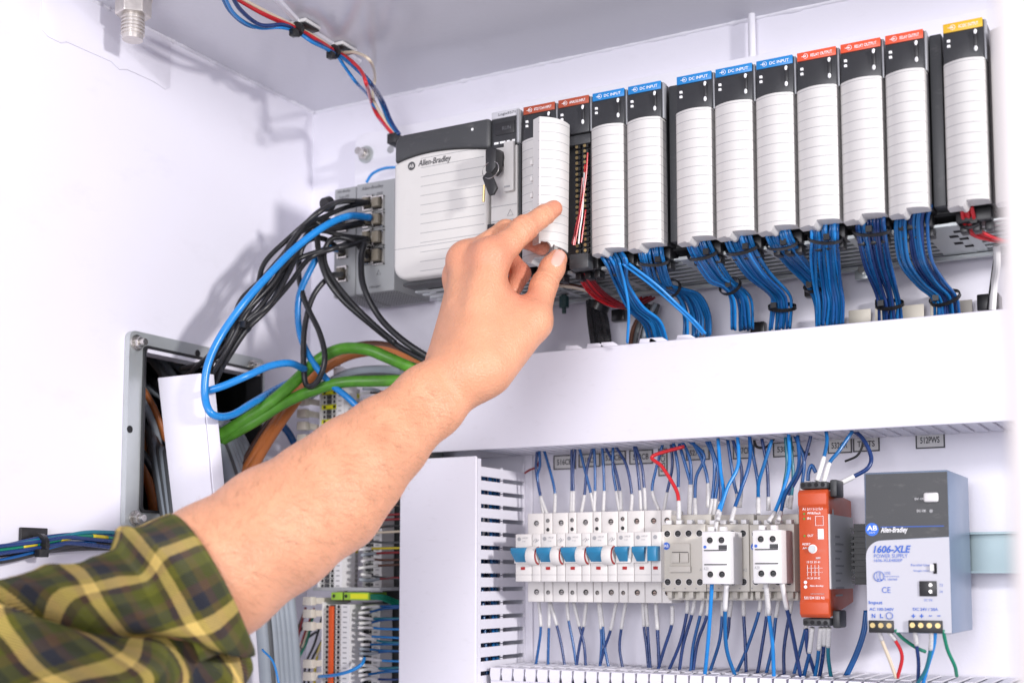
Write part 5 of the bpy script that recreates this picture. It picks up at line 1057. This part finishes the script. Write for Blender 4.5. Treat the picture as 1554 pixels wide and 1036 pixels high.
# ------------------------------------------------------------------ ceiling wires on tie mounts
rt = thing('ceiling_wires', onZ(455, 40, ZC-.01), 'red, cream and blue wires strapped along the ceiling and dropping to the rack', 'wire bundle')
def cz(u, v, dz): return onZ(u, v, ZC-dz)
end = onY(603, 206, 1.10)
def cw(m, r_, pts): MB().tube(spline([p if isinstance(p, Vector) else cz(*p) for p in pts], 10), r_, 8).build('wire', m, rt, smooth=True)
yq = 1.12
def w1(u, v): return onY(u, v, 1.115)
cw('w_red', .0019, [(340, -12, .012), (395, 18, .012), (450, 43, .010), (480, 60, .013), (511, 79, .010), (530, 90, .02), (548, 108, .04), (557, 130, .06), w1(563, 152), w1(575, 177), w1(600, 206)])
cw('w_red', .0017, [(338, -14, .014), (395, 20, .013), (449, 45, .011), (480, 62, .014), (510, 80, .012), (530, 91, .022), (548, 108, .042), (556, 130, .062), w1(562, 150), w1(572, 175), w1(598, 207)])
cw('w_cream', .0016, [(348, -12, .011), (400, 16, .010), (452, 42, .008), (485, 60, .010), (513, 79, .008), (540, 80, .018), (562, 93, .04), w1(569, 118), w1(566, 148), w1(584, 182), w1(602, 205)])
cw('w_blue', .0020, [(333, -14, .02), (350, 18, .022), (380, 40, .022), (420, 40, .015), (449, 47, .012), (480, 65, .014), (510, 81, .013), (535, 100, .03), (560, 125, .05), w1(576, 150), w1(590, 185), w1(604, 205)])
cw('w_navy', .0020, [(348, -14, .02), (365, 15, .022), (395, 38, .022), (430, 38, .015), (450, 47, .012), (482, 65, .015), (511, 82, .013), (540, 102, .03), (564, 128, .05), w1(580, 152), w1(594, 185), w1(606, 204)])
cw('w_sky', .0017, [(336, -16, .025), (356, 22, .025), (390, 42, .022), (425, 42, .018), (450, 49, .014), (475, 65, .02), (508, 82, .015), (522, 100, .025), (540, 125, .045), w1(560, 147), w1(576, 180), w1(600, 206)])
for u, v in ((460, 38), (516, 72)):
    p = cz(u, v, .001); t_ = thing('tie_mount', p, 'black strap on a white adhesive tie base under the ceiling, %s' % ('farther from the rack' if u < 500 else 'closer to the rack'), 'tie mount')
    MB().box(p.x-.0125, p.x+.0125, p.y-.0125, p.y+.0125, ZC-.0042, ZC-.0008).build('adhesive_base', 'w_white', t_, bevel=.0006)
    MB().box(p.x-.0115, p.x+.0115, p.y-.0115, p.y+.0115, ZC-.0062, ZC-.0043).build('saddle', 'black', t_, bevel=.0008)
    q = cz(u-9, v+7, .012); d = (cz(511, 79, .01)-cz(450, 43, .01)).normalized(); tmb = MB(); tie_ring(tmb, q, d, .0072, .0045); tmb.build('strap', 'tie', t_)
    h = cz(u-14, v+13, .020); MB().box(h.x-.0035, h.x+.0035, h.y-.0035, h.y+.0035, h.z-.003, h.z+.004).build('strap_head', 'tie', t_, bevel=.0008)
P = [onZ(415, -8, ZC), onZ(453, 33, ZC), onZ(545, 92, ZC)]
mb = MB(); mb.tube([Vector((p.x, p.y, ZC-.0005)) for p in P], .0035, 8); tag(mb.build('sealing_bead', 'paint_plate'), 'white sealing bead along the ceiling behind the tie mounts', 'sealant')
p = w1(598, 212); tag(MB().box(p.x-.006, p.x+.005, 1.11, 1.165, p.z-.005, p.z+.006).build('wire_inlet', 'black', bevel=.001), 'black inlet where the ceiling wires enter the rack', 'inlet')
# ------------------------------------------------------------------ wall bundle lower left
xw = XL+.012
rt = thing('wall_wires', onX(90, 840, xw), 'green-yellow, blue and black wires strapped along the side wall', 'wire bundle')
def ww(m, r_, pts, x): MB().tube(spline([onX(u, v, x) for u, v in pts], 10), r_, 8).build('wire', m, rt, smooth=True)
base_ = ((-60, 842), (0, 836), (55, 827), (100, 820), (140, 820), (200, 826), (260, 835))
for k in range(11):
    m = ('w_navy', 'w_navy', 'w_emerald', 'w_emerald', 'w_black', 'w_black', 'w_navy', 'w_teal', 'w_emerald', 'w_black', 'w_blue2')[k]
    oy = (-8, -5, -2, 3, 8, 10, 5, -10, 0, 6, 9)[k]; ph = k*1.3
    ww(m, .0019 if m != 'w_black' else .0026, [(u, v+oy*(1.0+.25*math.sin(ph+i)) + (3*math.sin(ph*2+i*1.1) if i != 2 else 0)-(4 if (m == 'w_emerald' and i in (3, 4)) else 0)) for i, (u, v) in enumerate(base_)], xw+.003*math.sin(ph))
    if m == 'w_emerald':
        full = spline([onX(u, v+oy*(1.0+.25*math.sin(ph+i)) + (3*math.sin(ph*2+i*1.1) if i != 2 else 0)-(4 if i in (3, 4) else 0), xw+.003*math.sin(ph)) for i, (u, v) in enumerate(base_)], 10)
        for s in range(4, len(full)-6, 12): MB().tube(full[s:s+5], .00205, 8).build('yellow_stripe', 'w_yellow', rt, smooth=True)
p = onX(51, 823, XL); t_ = thing('wall_tie_mount', (XL, p.y, p.z), 'black strap and square base holding the wires on the side wall', 'tie mount')
MB().box(XL+.0004, XL+.004, p.y-.017, p.y+.012, p.z-.004, p.z+.013).build('base', 'tie', t_, bevel=.0008)
tmb = MB(); q = onX(60, 827, xw); tie_ring(tmb, q, Vector((0, 1, 0)), .0105, .0042); tmb.build('strap', 'tie', t_); h = onX(64, 838, xw+.009); MB().box(h.x-.004, h.x+.003, h.y-.005, h.y+.005, h.z-.004, h.z+.003).build('strap_head', 'tie', t_, bevel=.0008)
# ------------------------------------------------------------------ the arm: one skin surface grown from tapered bones
def J(u, v, d): return np.array(atd(u, v, d))
def sd_cap(P, a, b, r1, r2):
    ba = b-a; pa = P-a; h = np.clip((pa@ba)/max(ba@ba, 1e-9), 0, 1)
    return np.linalg.norm(pa-h[:, None]*ba, axis=1)-(r1+(r2-r1)*h)
def smin(a, b, k):
    h = np.clip(0.5+0.5*(b-a)/k, 0, 1); return b+(a-b)*h-k*h*(1-h)
FA = [J(290, 897, .910), J(325, 868, .922), J(420, 803, .957), J(498, 751, .985), J(543, 706, 1.0), J(586, 667, 1.02), J(652, 609, 1.05), J(692, 574, 1.066)]
FRAD = [.044, .0475, .0460, .0435, .0378, .0322, .0275, .0262]
pd = np.array(RT*0.62-UP*0.79); dd = np.array(FW)
palm = []
for i in range(7):
    o1 = (.003, .004, .006, .007, .008, .009, .010, .010)
    a, b = FA[i], FA[i+1]
    for s in (-1, 1): palm.append((a+pd*s*o1[i], b+pd*s*o1[i+1], FRAD[i]-o1[i]*.9, FRAD[i+1]-o1[i+1]*.9))
Wr, Wu = J(712, 566, 1.060), J(684, 552, 1.084)
M2, M3, M4, M5 = J(744, 391, 1.100), J(709, 396, 1.120), J(701, 420, 1.140), J(703, 448, 1.156)
palm += [(Wr, M2, .0205, .0145), (Wr*.6+Wu*.4, M3, .0205, .0140), (Wr*.2+Wu*.8, M4, .0195, .0130), (Wu, M5, .0190, .0120)]
palm += [(Wr, J(760, 470, 1.098), .021, .017), (J(735, 430, 1.108), J(722, 520, 1.085), .018, .020)]
T1, T2, T3, T4 = J(742, 560, 1.066), J(809, 489, 1.096), J(825, 434, 1.120), J(846, 393, 1.1385)
palm += [(T1, T2, .0215, .0158), (J(745, 520, 1.08), J(795, 485, 1.10), .019, .0135), (J(752, 455, 1.105), J(790, 480, 1.108), .0125, .0105)]
palm += [(M2, M3, .0130, .0130), (M3, M4, .0125, .0120), (M4, M5, .012, .0115)]
thumb = [(T2, T3, .0142, .0112), (T3, J(838, 407, 1.132), .0112, .0110), (J(838, 407, 1.132), T4, .0108, .0088)]
I1, I2, I3 = J(794, 349, 1.117), J(824, 328, 1.131), J(840.5, 317, 1.1405)
index = [(M2, J(770, 371, 1.108), .0143, .0118), (J(770, 371, 1.108), I1, .0118, .0108), (I1, I2, .0106, .0090), (I2, I3, .0090, .0078)]
N1, N2, N3 = J(768, 352, 1.148), J(797, 361, 1.163), J(822, 375, 1.1655)
middle = [(M3, N1, .0138, .0105), (N1, N2, .0104, .0088), (N2, N3, .0088, .0076)]
R1, R2, R3 = J(766, 388, 1.163), J(790, 415, 1.150), J(778, 440, 1.132)
ring = [(M4, R1, .0132, .0102), (R1, R2, .0102, .0088), (R2, R3, .0088, .0078)]
Q1, Q2, Q3 = J(752, 436, 1.166), J(768, 455, 1.150), J(755, 468, 1.135)
pinky = [(M5, Q1, .0118, .0092), (Q1, Q2, .0092, .0080), (Q2, Q3, .0080, .0072)]
e1 = M2-FA[0]; e1 /= np.linalg.norm(e1); e2 = np.array(FW); e2 = e2-e1*(e2@e1); e2 /= np.linalg.norm(e2); e3 = np.cross(e1, e2)
Bm = np.stack([e1, e2, e3]); allp = palm+thumb+index+middle+ring+pinky
ends = np.array([p for a, b, r1, r2 in allp for p in (a, b)])@Bm.T; rads = np.array([q for a, b, r1, r2 in allp for q in (r1, r2)])
lo_ = (ends-rads[:, None]).min(0)-.006; hi_ = (ends+rads[:, None]).max(0)+.006; H = .0015
dims = np.ceil((hi_-lo_)/H).astype(int)+1
ax = [lo_[i]+H*np.arange(dims[i]) for i in range(3)]
def field(prims, k, base=None):
    f = np.full(dims, .05) if base is None else base
    for a, b, r1, r2 in prims:
        aa, bb = Bm@a, Bm@b; m = max(r1, r2)+.022
        i0 = np.maximum(0, np.floor((np.minimum(aa, bb)-m-lo_)/H).astype(int)); i1 = np.minimum(dims, np.ceil((np.maximum(aa, bb)+m-lo_)/H).astype(int)+1)
        g = np.stack(np.meshgrid(*[ax[q][i0[q]:i1[q]] for q in range(3)], indexing='ij'), -1); sh = g.shape[:3]
        d = sd_cap(g.reshape(-1, 3), aa, bb, r1, r2).reshape(sh); s = tuple(slice(i0[q], i1[q]) for q in range(3))
        f[s] = smin(f[s], d, k)
    return f
fp = field(palm, .012); ff = None
for ch in (thumb, index, middle, ring, pinky):
    c_ = field(ch, .004); ff = c_ if ff is None else smin(ff, c_, .0012)
f = smin(fp, ff, .009)
# dorsal detail: knuckles and tendons
tow = -np.array(FW)
def bump_at(f, pts):
    for a, b, r in pts:
        f = field([(a, b, r, r)], .006, f)
    return f
lft = -np.array(RT)
f = bump_at(f, [(M2+tow*.006+lft*.002, M2+tow*.006, .0105), (M3+tow*.003+lft*.005, M3+tow*.003+lft*.004, .0105), (M2+tow*.004+lft*.004, Wr*.45+M2*.55+tow*.0105+lft*.006, .0062), (M3+lft*.006+tow*.004, Wr*.4+M3*.6+lft*.010+tow*.006, .0062), (I1+np.array(UP)*.001+lft*.0008, I1+np.array(UP)*.001, .0102), (T3+tow*.0015, T3+tow*.0016, .0105)])
def surface_nets(f):
    ins = f < 0; X, Y, Z = f.shape
    c = np.zeros((X-1, Y-1, Z-1), np.int8)
    for a in (0, 1):
        for b in (0, 1):
            for d in (0, 1): c += ins[a:X-1+a, b:Y-1+b, d:Z-1+d]
    act = (c > 0) & (c < 8); idx = -np.ones(act.shape, np.int64); ijk = np.argwhere(act); idx[act] = np.arange(len(ijk))
    acc = np.zeros((len(ijk), 3)); cnt = np.zeros(len(ijk)); cor = [(a, b, d) for a in (0, 1) for b in (0, 1) for d in (0, 1)]
    for p in cor:
        for q in range(3):
            if p[q]: continue
            r = list(p); r[q] = 1
            va = f[ijk[:, 0]+p[0], ijk[:, 1]+p[1], ijk[:, 2]+p[2]]; vb = f[ijk[:, 0]+r[0], ijk[:, 1]+r[1], ijk[:, 2]+r[2]]
            m = (va < 0) != (vb < 0); t = np.where(m, va/np.where(m, va-vb, 1), 0); pt = np.tile(np.array(p, float), (len(ijk), 1)); pt[:, q] += t
            acc[m] += pt[m]; cnt[m] += 1
    V = ijk+acc/cnt[:, None]; quads = []
    for q in range(3):
        o = [w for w in range(3) if w != q]; sl0 = [slice(1, -1)]*3; sl0[q] = slice(0, -1); sl1 = [slice(1, -1)]*3; sl1[q] = slice(1, None)
        a = ins[tuple(sl0)]; b = ins[tuple(sl1)]; ch = np.argwhere(a != b); base = ch.copy()
        for w in o: base[:, w] += 1
        def cell(d0, d1):
            k = base.copy(); k[:, o[0]] += d0; k[:, o[1]] += d1; return idx[k[:, 0], k[:, 1], k[:, 2]]
        Q = np.stack([cell(-1, -1), cell(0, -1), cell(0, 0), cell(-1, 0)], 1); fl = a[tuple(ch.T)]
        if q == 1: fl = ~fl
        Q[~fl] = Q[~fl][:, ::-1]; quads.append(Q)
    return V, np.concatenate(quads)
V, Q = surface_nets(f)
V = (lo_+V*H)@Bm
# light smoothing on the grid steps
for it in range(3):
    s = np.zeros_like(V); n_ = np.zeros(len(V))
    for a in range(4):
        for b in ((a+1) % 4, (a+3) % 4): np.add.at(s, Q[:, a], V[Q[:, b]]); np.add.at(n_, Q[:, a], 1)
    V = V*.5+.5*s/np.maximum(n_, 1)[:, None]
# skin creases across the joints
def vnormals():
    a = np.cross(V[Q[:, 2]]-V[Q[:, 0]], V[Q[:, 3]]-V[Q[:, 1]]); n = np.zeros_like(V)
    for k in range(4): np.add.at(n, Q[:, k], a)
    return n/np.maximum(np.linalg.norm(n, axis=1), 1e-12)[:, None]
VN = vnormals()
for j, dirn, rad, offs in ((I1, I2-M2, .020, (-.0035, 0, .003)), (I2, I3-I1, .016, (-.0018, .0012)), (T3, T4-T2, .019, (-.0035, -.0005, .0025)), (J(786, 452, 1.10), J(838, 407, 1.13)-J(760, 470, 1.09), .016, (0, .004))):
    a = dirn/np.linalg.norm(dirn); rel = V-j; t = rel@a; near = np.exp(-(np.linalg.norm(rel, axis=1)/rad)**4)
    for o in offs: V -= VN*(near*.0013*np.exp(-((t-o)/.0011)**2))[:, None]
red = np.zeros(len(V))
for p, r_, w_ in ((M2, .020, .9), (M3, .018, .8), (I1, .013, .55), (I3, .014, .8), (T4, .014, .6), (T3, .014, .4), (N3, .02, .8), (R2, .03, .9), (J(790, 450, 1.10), .02, .7), (M4, .02, .5)):
    red = np.maximum(red, w_*np.exp(-(np.linalg.norm(V-p, axis=1)/r_)**2))
base = np.array(FA[0])
person = thing('person', base, 'bare forearm and hand in a rolled plaid shirt sleeve, pinching a white module door', 'person')
me = bpy.data.meshes.new('arm'); arm = bpy.data.objects.new('arm', me); COL.objects.link(arm); arm.parent = person; ROOT[arm] = Vector(base)
me.from_pydata((V-base).tolist(), [], Q.tolist()); me.polygons.foreach_set('use_smooth', [True]*len(Q))
at = me.attributes.new('redness', 'FLOAT', 'POINT'); at.data.foreach_set('value', red.astype(np.float32))
bm = bmesh.new(); bm.from_mesh(me); bmesh.ops.recalc_face_normals(bm, faces=bm.faces); bm.to_mesh(me); bm.free()
m = mat('skin', (0.70, 0.335, 0.195), 0.40, var=.17, scale=48, sss=.18, spec=.4); nt = m.node_tree; N = nt.nodes; L = nt.links; b = N['Principled BSDF']
src = b.inputs['Base Color'].links[0].from_socket; an = N.new('ShaderNodeAttribute'); an.attribute_name = 'redness'
mx = N.new('ShaderNodeMix'); mx.data_type = 'RGBA'; L.new(an.outputs['Fac'], mx.inputs['Factor']); L.new(src, mx.inputs['A']); mx.inputs['B'].default_value = (0.66, 0.23, 0.145, 1); L.new(mx.outputs['Result'], b.inputs['Base Color'])
tc = N.new('ShaderNodeTexCoord'); vo = N.new('ShaderNodeTexVoronoi'); vo.inputs['Scale'].default_value = 620; L.new(tc.outputs['Object'], vo.inputs['Vector'])
nz = N.new('ShaderNodeTexNoise'); nz.inputs['Scale'].default_value = 180; nz.inputs['Detail'].default_value = 6; L.new(tc.outputs['Object'], nz.inputs['Vector'])
ad = N.new('ShaderNodeMath'); L.new(vo.outputs['Distance'], ad.inputs[0]); L.new(nz.outputs['Fac'], ad.inputs[1])
bp = N.new('ShaderNodeBump'); bp.inputs['Strength'].default_value = .4; bp.inputs['Distance'].default_value = .0012; L.new(ad.outputs[0], bp.inputs['Height']); L.new(bp.outputs['Normal'], b.inputs['Normal'])
me.materials.append(m)
from mathutils.bvhtree import BVHTree
bvh = BVHTree.FromPolygons([Vector(v) for v in V], Q.tolist())
def skin_hit(u, v):
    d = ray(u, v).normalized(); h = bvh.ray_cast(CAM+d*.6, d); return h[0], h[1], d
# thumb nail, laid on the skin
mat('nail', (0.74, 0.43, 0.35), 0.22, var=.04, coat=.4)
mb = MB(); gx, gy = 9, 11; ok = True; cu, cv = 847.0, 392.0; al = Vector((.46, -.89)); ac = Vector((.89, .46)); rows = []
for i in range(gy):
    for k in range(gx):
        s = i/(gy-1)*2-1; t = k/(gx-1)*2-1; wid = 9.2*(1-.12*s*s)*(1 if s > -.4 else math.sqrt(max(.05, 1-((s+.4)/.62)**2)))
        hit = skin_hit(cu+al.x*s*13.5+ac.x*t*wid, cv+al.y*s*13.5+ac.y*t*wid)
        p = hit[0]
        if p is None: p = rows[-1][0] if rows else Vector(T4)
        n_ = hit[1] if hit[1] is not None else Vector(-FW)
        if n_.dot(FW) > 0: n_ = -n_
        rows.append((p.copy(), n_))
vs_ = []
for i in range(gy):
    for k in range(gx):
        p, n_ = rows[i*gx+k]; edge = min(1, (1-abs(k/(gx-1)*2-1))*4)*min(1, (1-abs(i/(gy-1)*2-1))*4+(.6 if i > gy/2 else 0)); vs_.append(p+n_*(.0006*edge-.0001))
mb.add(vs_, [(i*gx+k, i*gx+k+1, (i+1)*gx+k+1, (i+1)*gx+k) for i in range(gy-1) for k in range(gx-1)])
mb.build('thumb_nail', 'nail', person, smooth=True)
# fine hairs on the forearm
mat('hair', (0.32, 0.18, 0.10), .6); mb = MB(); rh = random.Random(5); hd0 = Vector(FA[0]-FA[7]).normalized()
for k in range(1600):
    t = rh.random(); s = rh.uniform(-1, 1); u = 330+330*t+s*62*(1.3-.5*t); v = 868-275*t+s*80*(1.3-.5*t)
    p, n_, d = skin_hit(u, v)
    if p is None: continue
    if n_.dot(d) > 0: n_ = -n_
    g = (hd0*-.4+Vector(pd)*rh.uniform(.3, 1.1)*(1 if s > -.2 else -.5)+Vector((rh.uniform(-.4, .4), rh.uniform(-.4, .4), rh.uniform(-.4, .4)))).normalized(); g = (g-n_*g.dot(n_)).normalized()
    ln = rh.uniform(.006, .014); sd = n_.cross(g)*.00006
    q0, q1, q2 = p-n_*.0002, p+g*ln*.5+n_*ln*.22, p+g*ln+n_*ln*.25
    mb.add([q0-sd, q0+sd, q1+sd*.8, q1-sd*.8, q2], [(0, 1, 2, 3), (3, 2, 4)])
o = mb.build('arm_hair', 'hair', person, smooth=False); o['kind'] = 'stuff'
# ------------------------------------------------------------------ rolled plaid sleeve
axis_px = [(322, 893, .918), (250, 935, .900), (180, 965, .885), (90, 1000, .868), (-40, 1052, .848), (-250, 1140, .82), (-520, 1290, .78)]
AX = spline([atd(*p) for p in axis_px], 24); cum = [0.0]
for i in range(1, len(AX)): cum.append(cum[-1]+(AX[i]-AX[i-1]).length)
def ax_at(s):
    s = max(s, 0)
    for i in range(1, len(AX)):
        if cum[i] >= s: t = (s-cum[i-1])/max(1e-9, cum[i]-cum[i-1]); return AX[i-1].lerp(AX[i], t), (AX[min(i+1, len(AX)-1)]-AX[i-1]).normalized()
    return AX[-1], (AX[-1]-AX[-2]).normalized()
prof_s = [0, .003, .010, .022, .031, .037, .043, .050, .062, .085, .115, .15, .22, .35, .6]; prof_r = [.0595, .0625, .0645, .0670, .0695, .0675, .0600, .0535, .0540, .0600, .0630, .0650, .068, .074, .08]
from mathutils import noise as mnoise
def rad_at(s, ph):
    ss = s+.007*math.cos(ph-2.2)*min(1, s/.03)
    r = float(np.interp(ss, prof_s, prof_r))
    q = Vector((math.cos(ph)*1.1, math.sin(ph)*1.1, s*26)); q3 = Vector((math.cos(ph+s*9)*1.6, math.sin(ph+s*9)*1.6, s*48)); wv = mnoise.noise(q)*.0058+mnoise.noise(q3)*.0036+mnoise.noise(q3*2.1)*.0012
    r += wv*min(1, .25+s/.05)
    # oblique deep fold behind the cuff
    a = (ph-.2); sc = .150-.062*a
    if -1.2 < a < 2.6:
        w = min(1, (a+1.2)/.5)*min(1, (2.6-a)/.5)
        r += w*(-.030*math.exp(-((s-sc)/.009)**2)+.014*math.exp(-((s-sc-.026)/.016)**2)+.004*math.exp(-((s-sc+.022)/.012)**2))
    return r
S = []   # (s, radial offset) outside from far end to cuff, round the hem, back inside
s_list = list(np.linspace(0.62, .20, 22))+list(np.linspace(.195, .003, 78)); nphi = 150
rings = [(s, 0.0, s) for s in s_list]+[(.0008, -.0004, .0008), (0.0, -.0016, -.0008), (.0012, -.0032, -.003), (.006, -.0044, -.008), (.02, -.008, -.02), (.04, -.011, -.04)]
verts = []; uvs = []
for s, off, us in rings:
    c_, t_ = ax_at(s); up_ = (Vector(UP)-t_*Vector(UP).dot(t_)).normalized(); rt2 = t_.cross(up_)
    if rt2.dot(-FW) < 0: rt2 = -rt2          # ph: 0 = up, pi/2 = towards the viewer
    if s <= .022: c_, _ = ax_at(s)
    for k in range(nphi):
        ph = 2*math.pi*k/nphi-.8; r = (rad_at(s, ph) if off > -.006 else rad_at(.02, ph)-.002)+off
        # cuff edge slightly skewed
        sk = t_*(.006*math.cos(ph-1.9)*max(0, 1-s/.03))
        verts.append(c_+up_*(math.cos(ph)*r)+rt2*(math.sin(ph)*r)+sk); 
VA = np.array(verts).reshape(len(rings), nphi, 3); SEG = np.linalg.norm(np.diff(VA, axis=0), axis=2)
hem = len(s_list)+1; UA = np.zeros((len(rings), nphi))      # cloth length along each column, measured from the hem
for i in range(hem-1, -1, -1): UA[i] = UA[i+1]+SEG[i]
for i in range(hem+1, len(rings)): UA[i] = UA[i-1]-SEG[i-1]
for it in range(6): UA = .5*UA+.25*(np.roll(UA, 1, 1)+np.roll(UA, -1, 1))
faces = []; fuv = []
for i in range(len(rings)-1):
    for k in range(nphi):
        j = (k+1) % nphi; faces.append((i*nphi+k, i*nphi+j, (i+1)*nphi+j, (i+1)*nphi+k))
        va, vb = k*.0028, (k+1)*.0028; fuv += [(UA[i][k], va), (UA[i][j], vb), (UA[i+1][j], vb), (UA[i+1][k], va)]
me = bpy.data.meshes.new('sleeve'); sl = bpy.data.objects.new('sleeve', me); COL.objects.link(sl); sl.parent = person; ROOT[sl] = ROOT[person]
me.from_pydata([tuple(v-ROOT[person]) for v in verts], [], faces); uvl = me.uv_layers.new(name='cloth'); uvl.data.foreach_set('uv', [x for t in fuv for x in t]); me.polygons.foreach_set('use_smooth', [True]*len(faces))
m = bpy.data.materials.new('plaid'); m.use_nodes = True; nt = m.node_tree; N = nt.nodes; L = nt.links; b = N['Principled BSDF']; b.inputs['Roughness'].default_value = .9; b.inputs['Specular IOR Level'].default_value = .15; b.inputs['Sheen Weight'].default_value = .08; b.inputs['Sheen Roughness'].default_value = .5
uvn = N.new('ShaderNodeUVMap'); uvn.uv_map = 'cloth'; sp = N.new('ShaderNodeSeparateXYZ'); L.new(uvn.outputs[0], sp.inputs[0])
nzw = N.new('ShaderNodeTexNoise'); nzw.inputs['Scale'].default_value = 900; tco = N.new('ShaderNodeTexCoord'); L.new(tco.outputs['Object'], nzw.inputs['Vector'])
def nm(op, a, bb):
    n = N.new('ShaderNodeMath'); n.operation = op
    for i, x in enumerate((a, bb)):
        if x is None: continue
        if isinstance(x, (int, float)): n.inputs[i].default_value = x
        else: L.new(x, n.inputs[i])
    return n.outputs[0]
jit = nm('MULTIPLY', nm('SUBTRACT', nzw.outputs['Fac'], .5), .0016)
def sett(sock, shift, period):
    fr_ = nm('FRACT', nm('DIVIDE', nm('ADD', nm('ADD', sock, jit), shift), period), None); rp = N.new('ShaderNodeValToRGB'); cr = rp.color_ramp; cr.interpolation = 'CONSTANT'
    stops = [(0, (.90, .64, .18)), (.17, (.085, .048, .028)), (.27, (.135, .140, .013)), (.44, (.066, .074, .008)), (.60, (.105, .060, .032)), (.72, (.022, .024, .036)), (.90, (.120, .105, .014))]
    cr.elements[0].position = 0; cr.elements[0].color = (*stops[0][1], 1); cr.elements[1].position = stops[1][0]; cr.elements[1].color = (*stops[1][1], 1)
    for p, c_ in stops[2:]: e = cr.elements.new(p); e.color = (*c_, 1)
    L.new(fr_, rp.inputs[0]); return rp.outputs[0]
c1 = sett(sp.outputs[0], -.036+.0505, .0505); c2 = sett(sp.outputs[1], .012, .056)
tw = nm('SINE', nm('MULTIPLY', nm('ADD', sp.outputs[0], sp.outputs[1]), 2*math.pi/.0024), None); fac = nm('ADD', .5, nm('MULTIPLY', tw, .24))
mx = N.new('ShaderNodeMix'); mx.data_type = 'RGBA'; L.new(fac, mx.inputs['Factor']); L.new(c1, mx.inputs['A']); L.new(c2, mx.inputs['B']); L.new(mx.outputs['Result'], b.inputs['Base Color'])
bp = N.new('ShaderNodeBump'); bp.inputs['Strength'].default_value = .8; bp.inputs['Distance'].default_value = .0008; L.new(nm('ADD', tw, nm('MULTIPLY', nzw.outputs['Fac'], 2.0)), bp.inputs['Height']); L.new(bp.outputs['Normal'], b.inputs['Normal'])
me.materials.append(m)
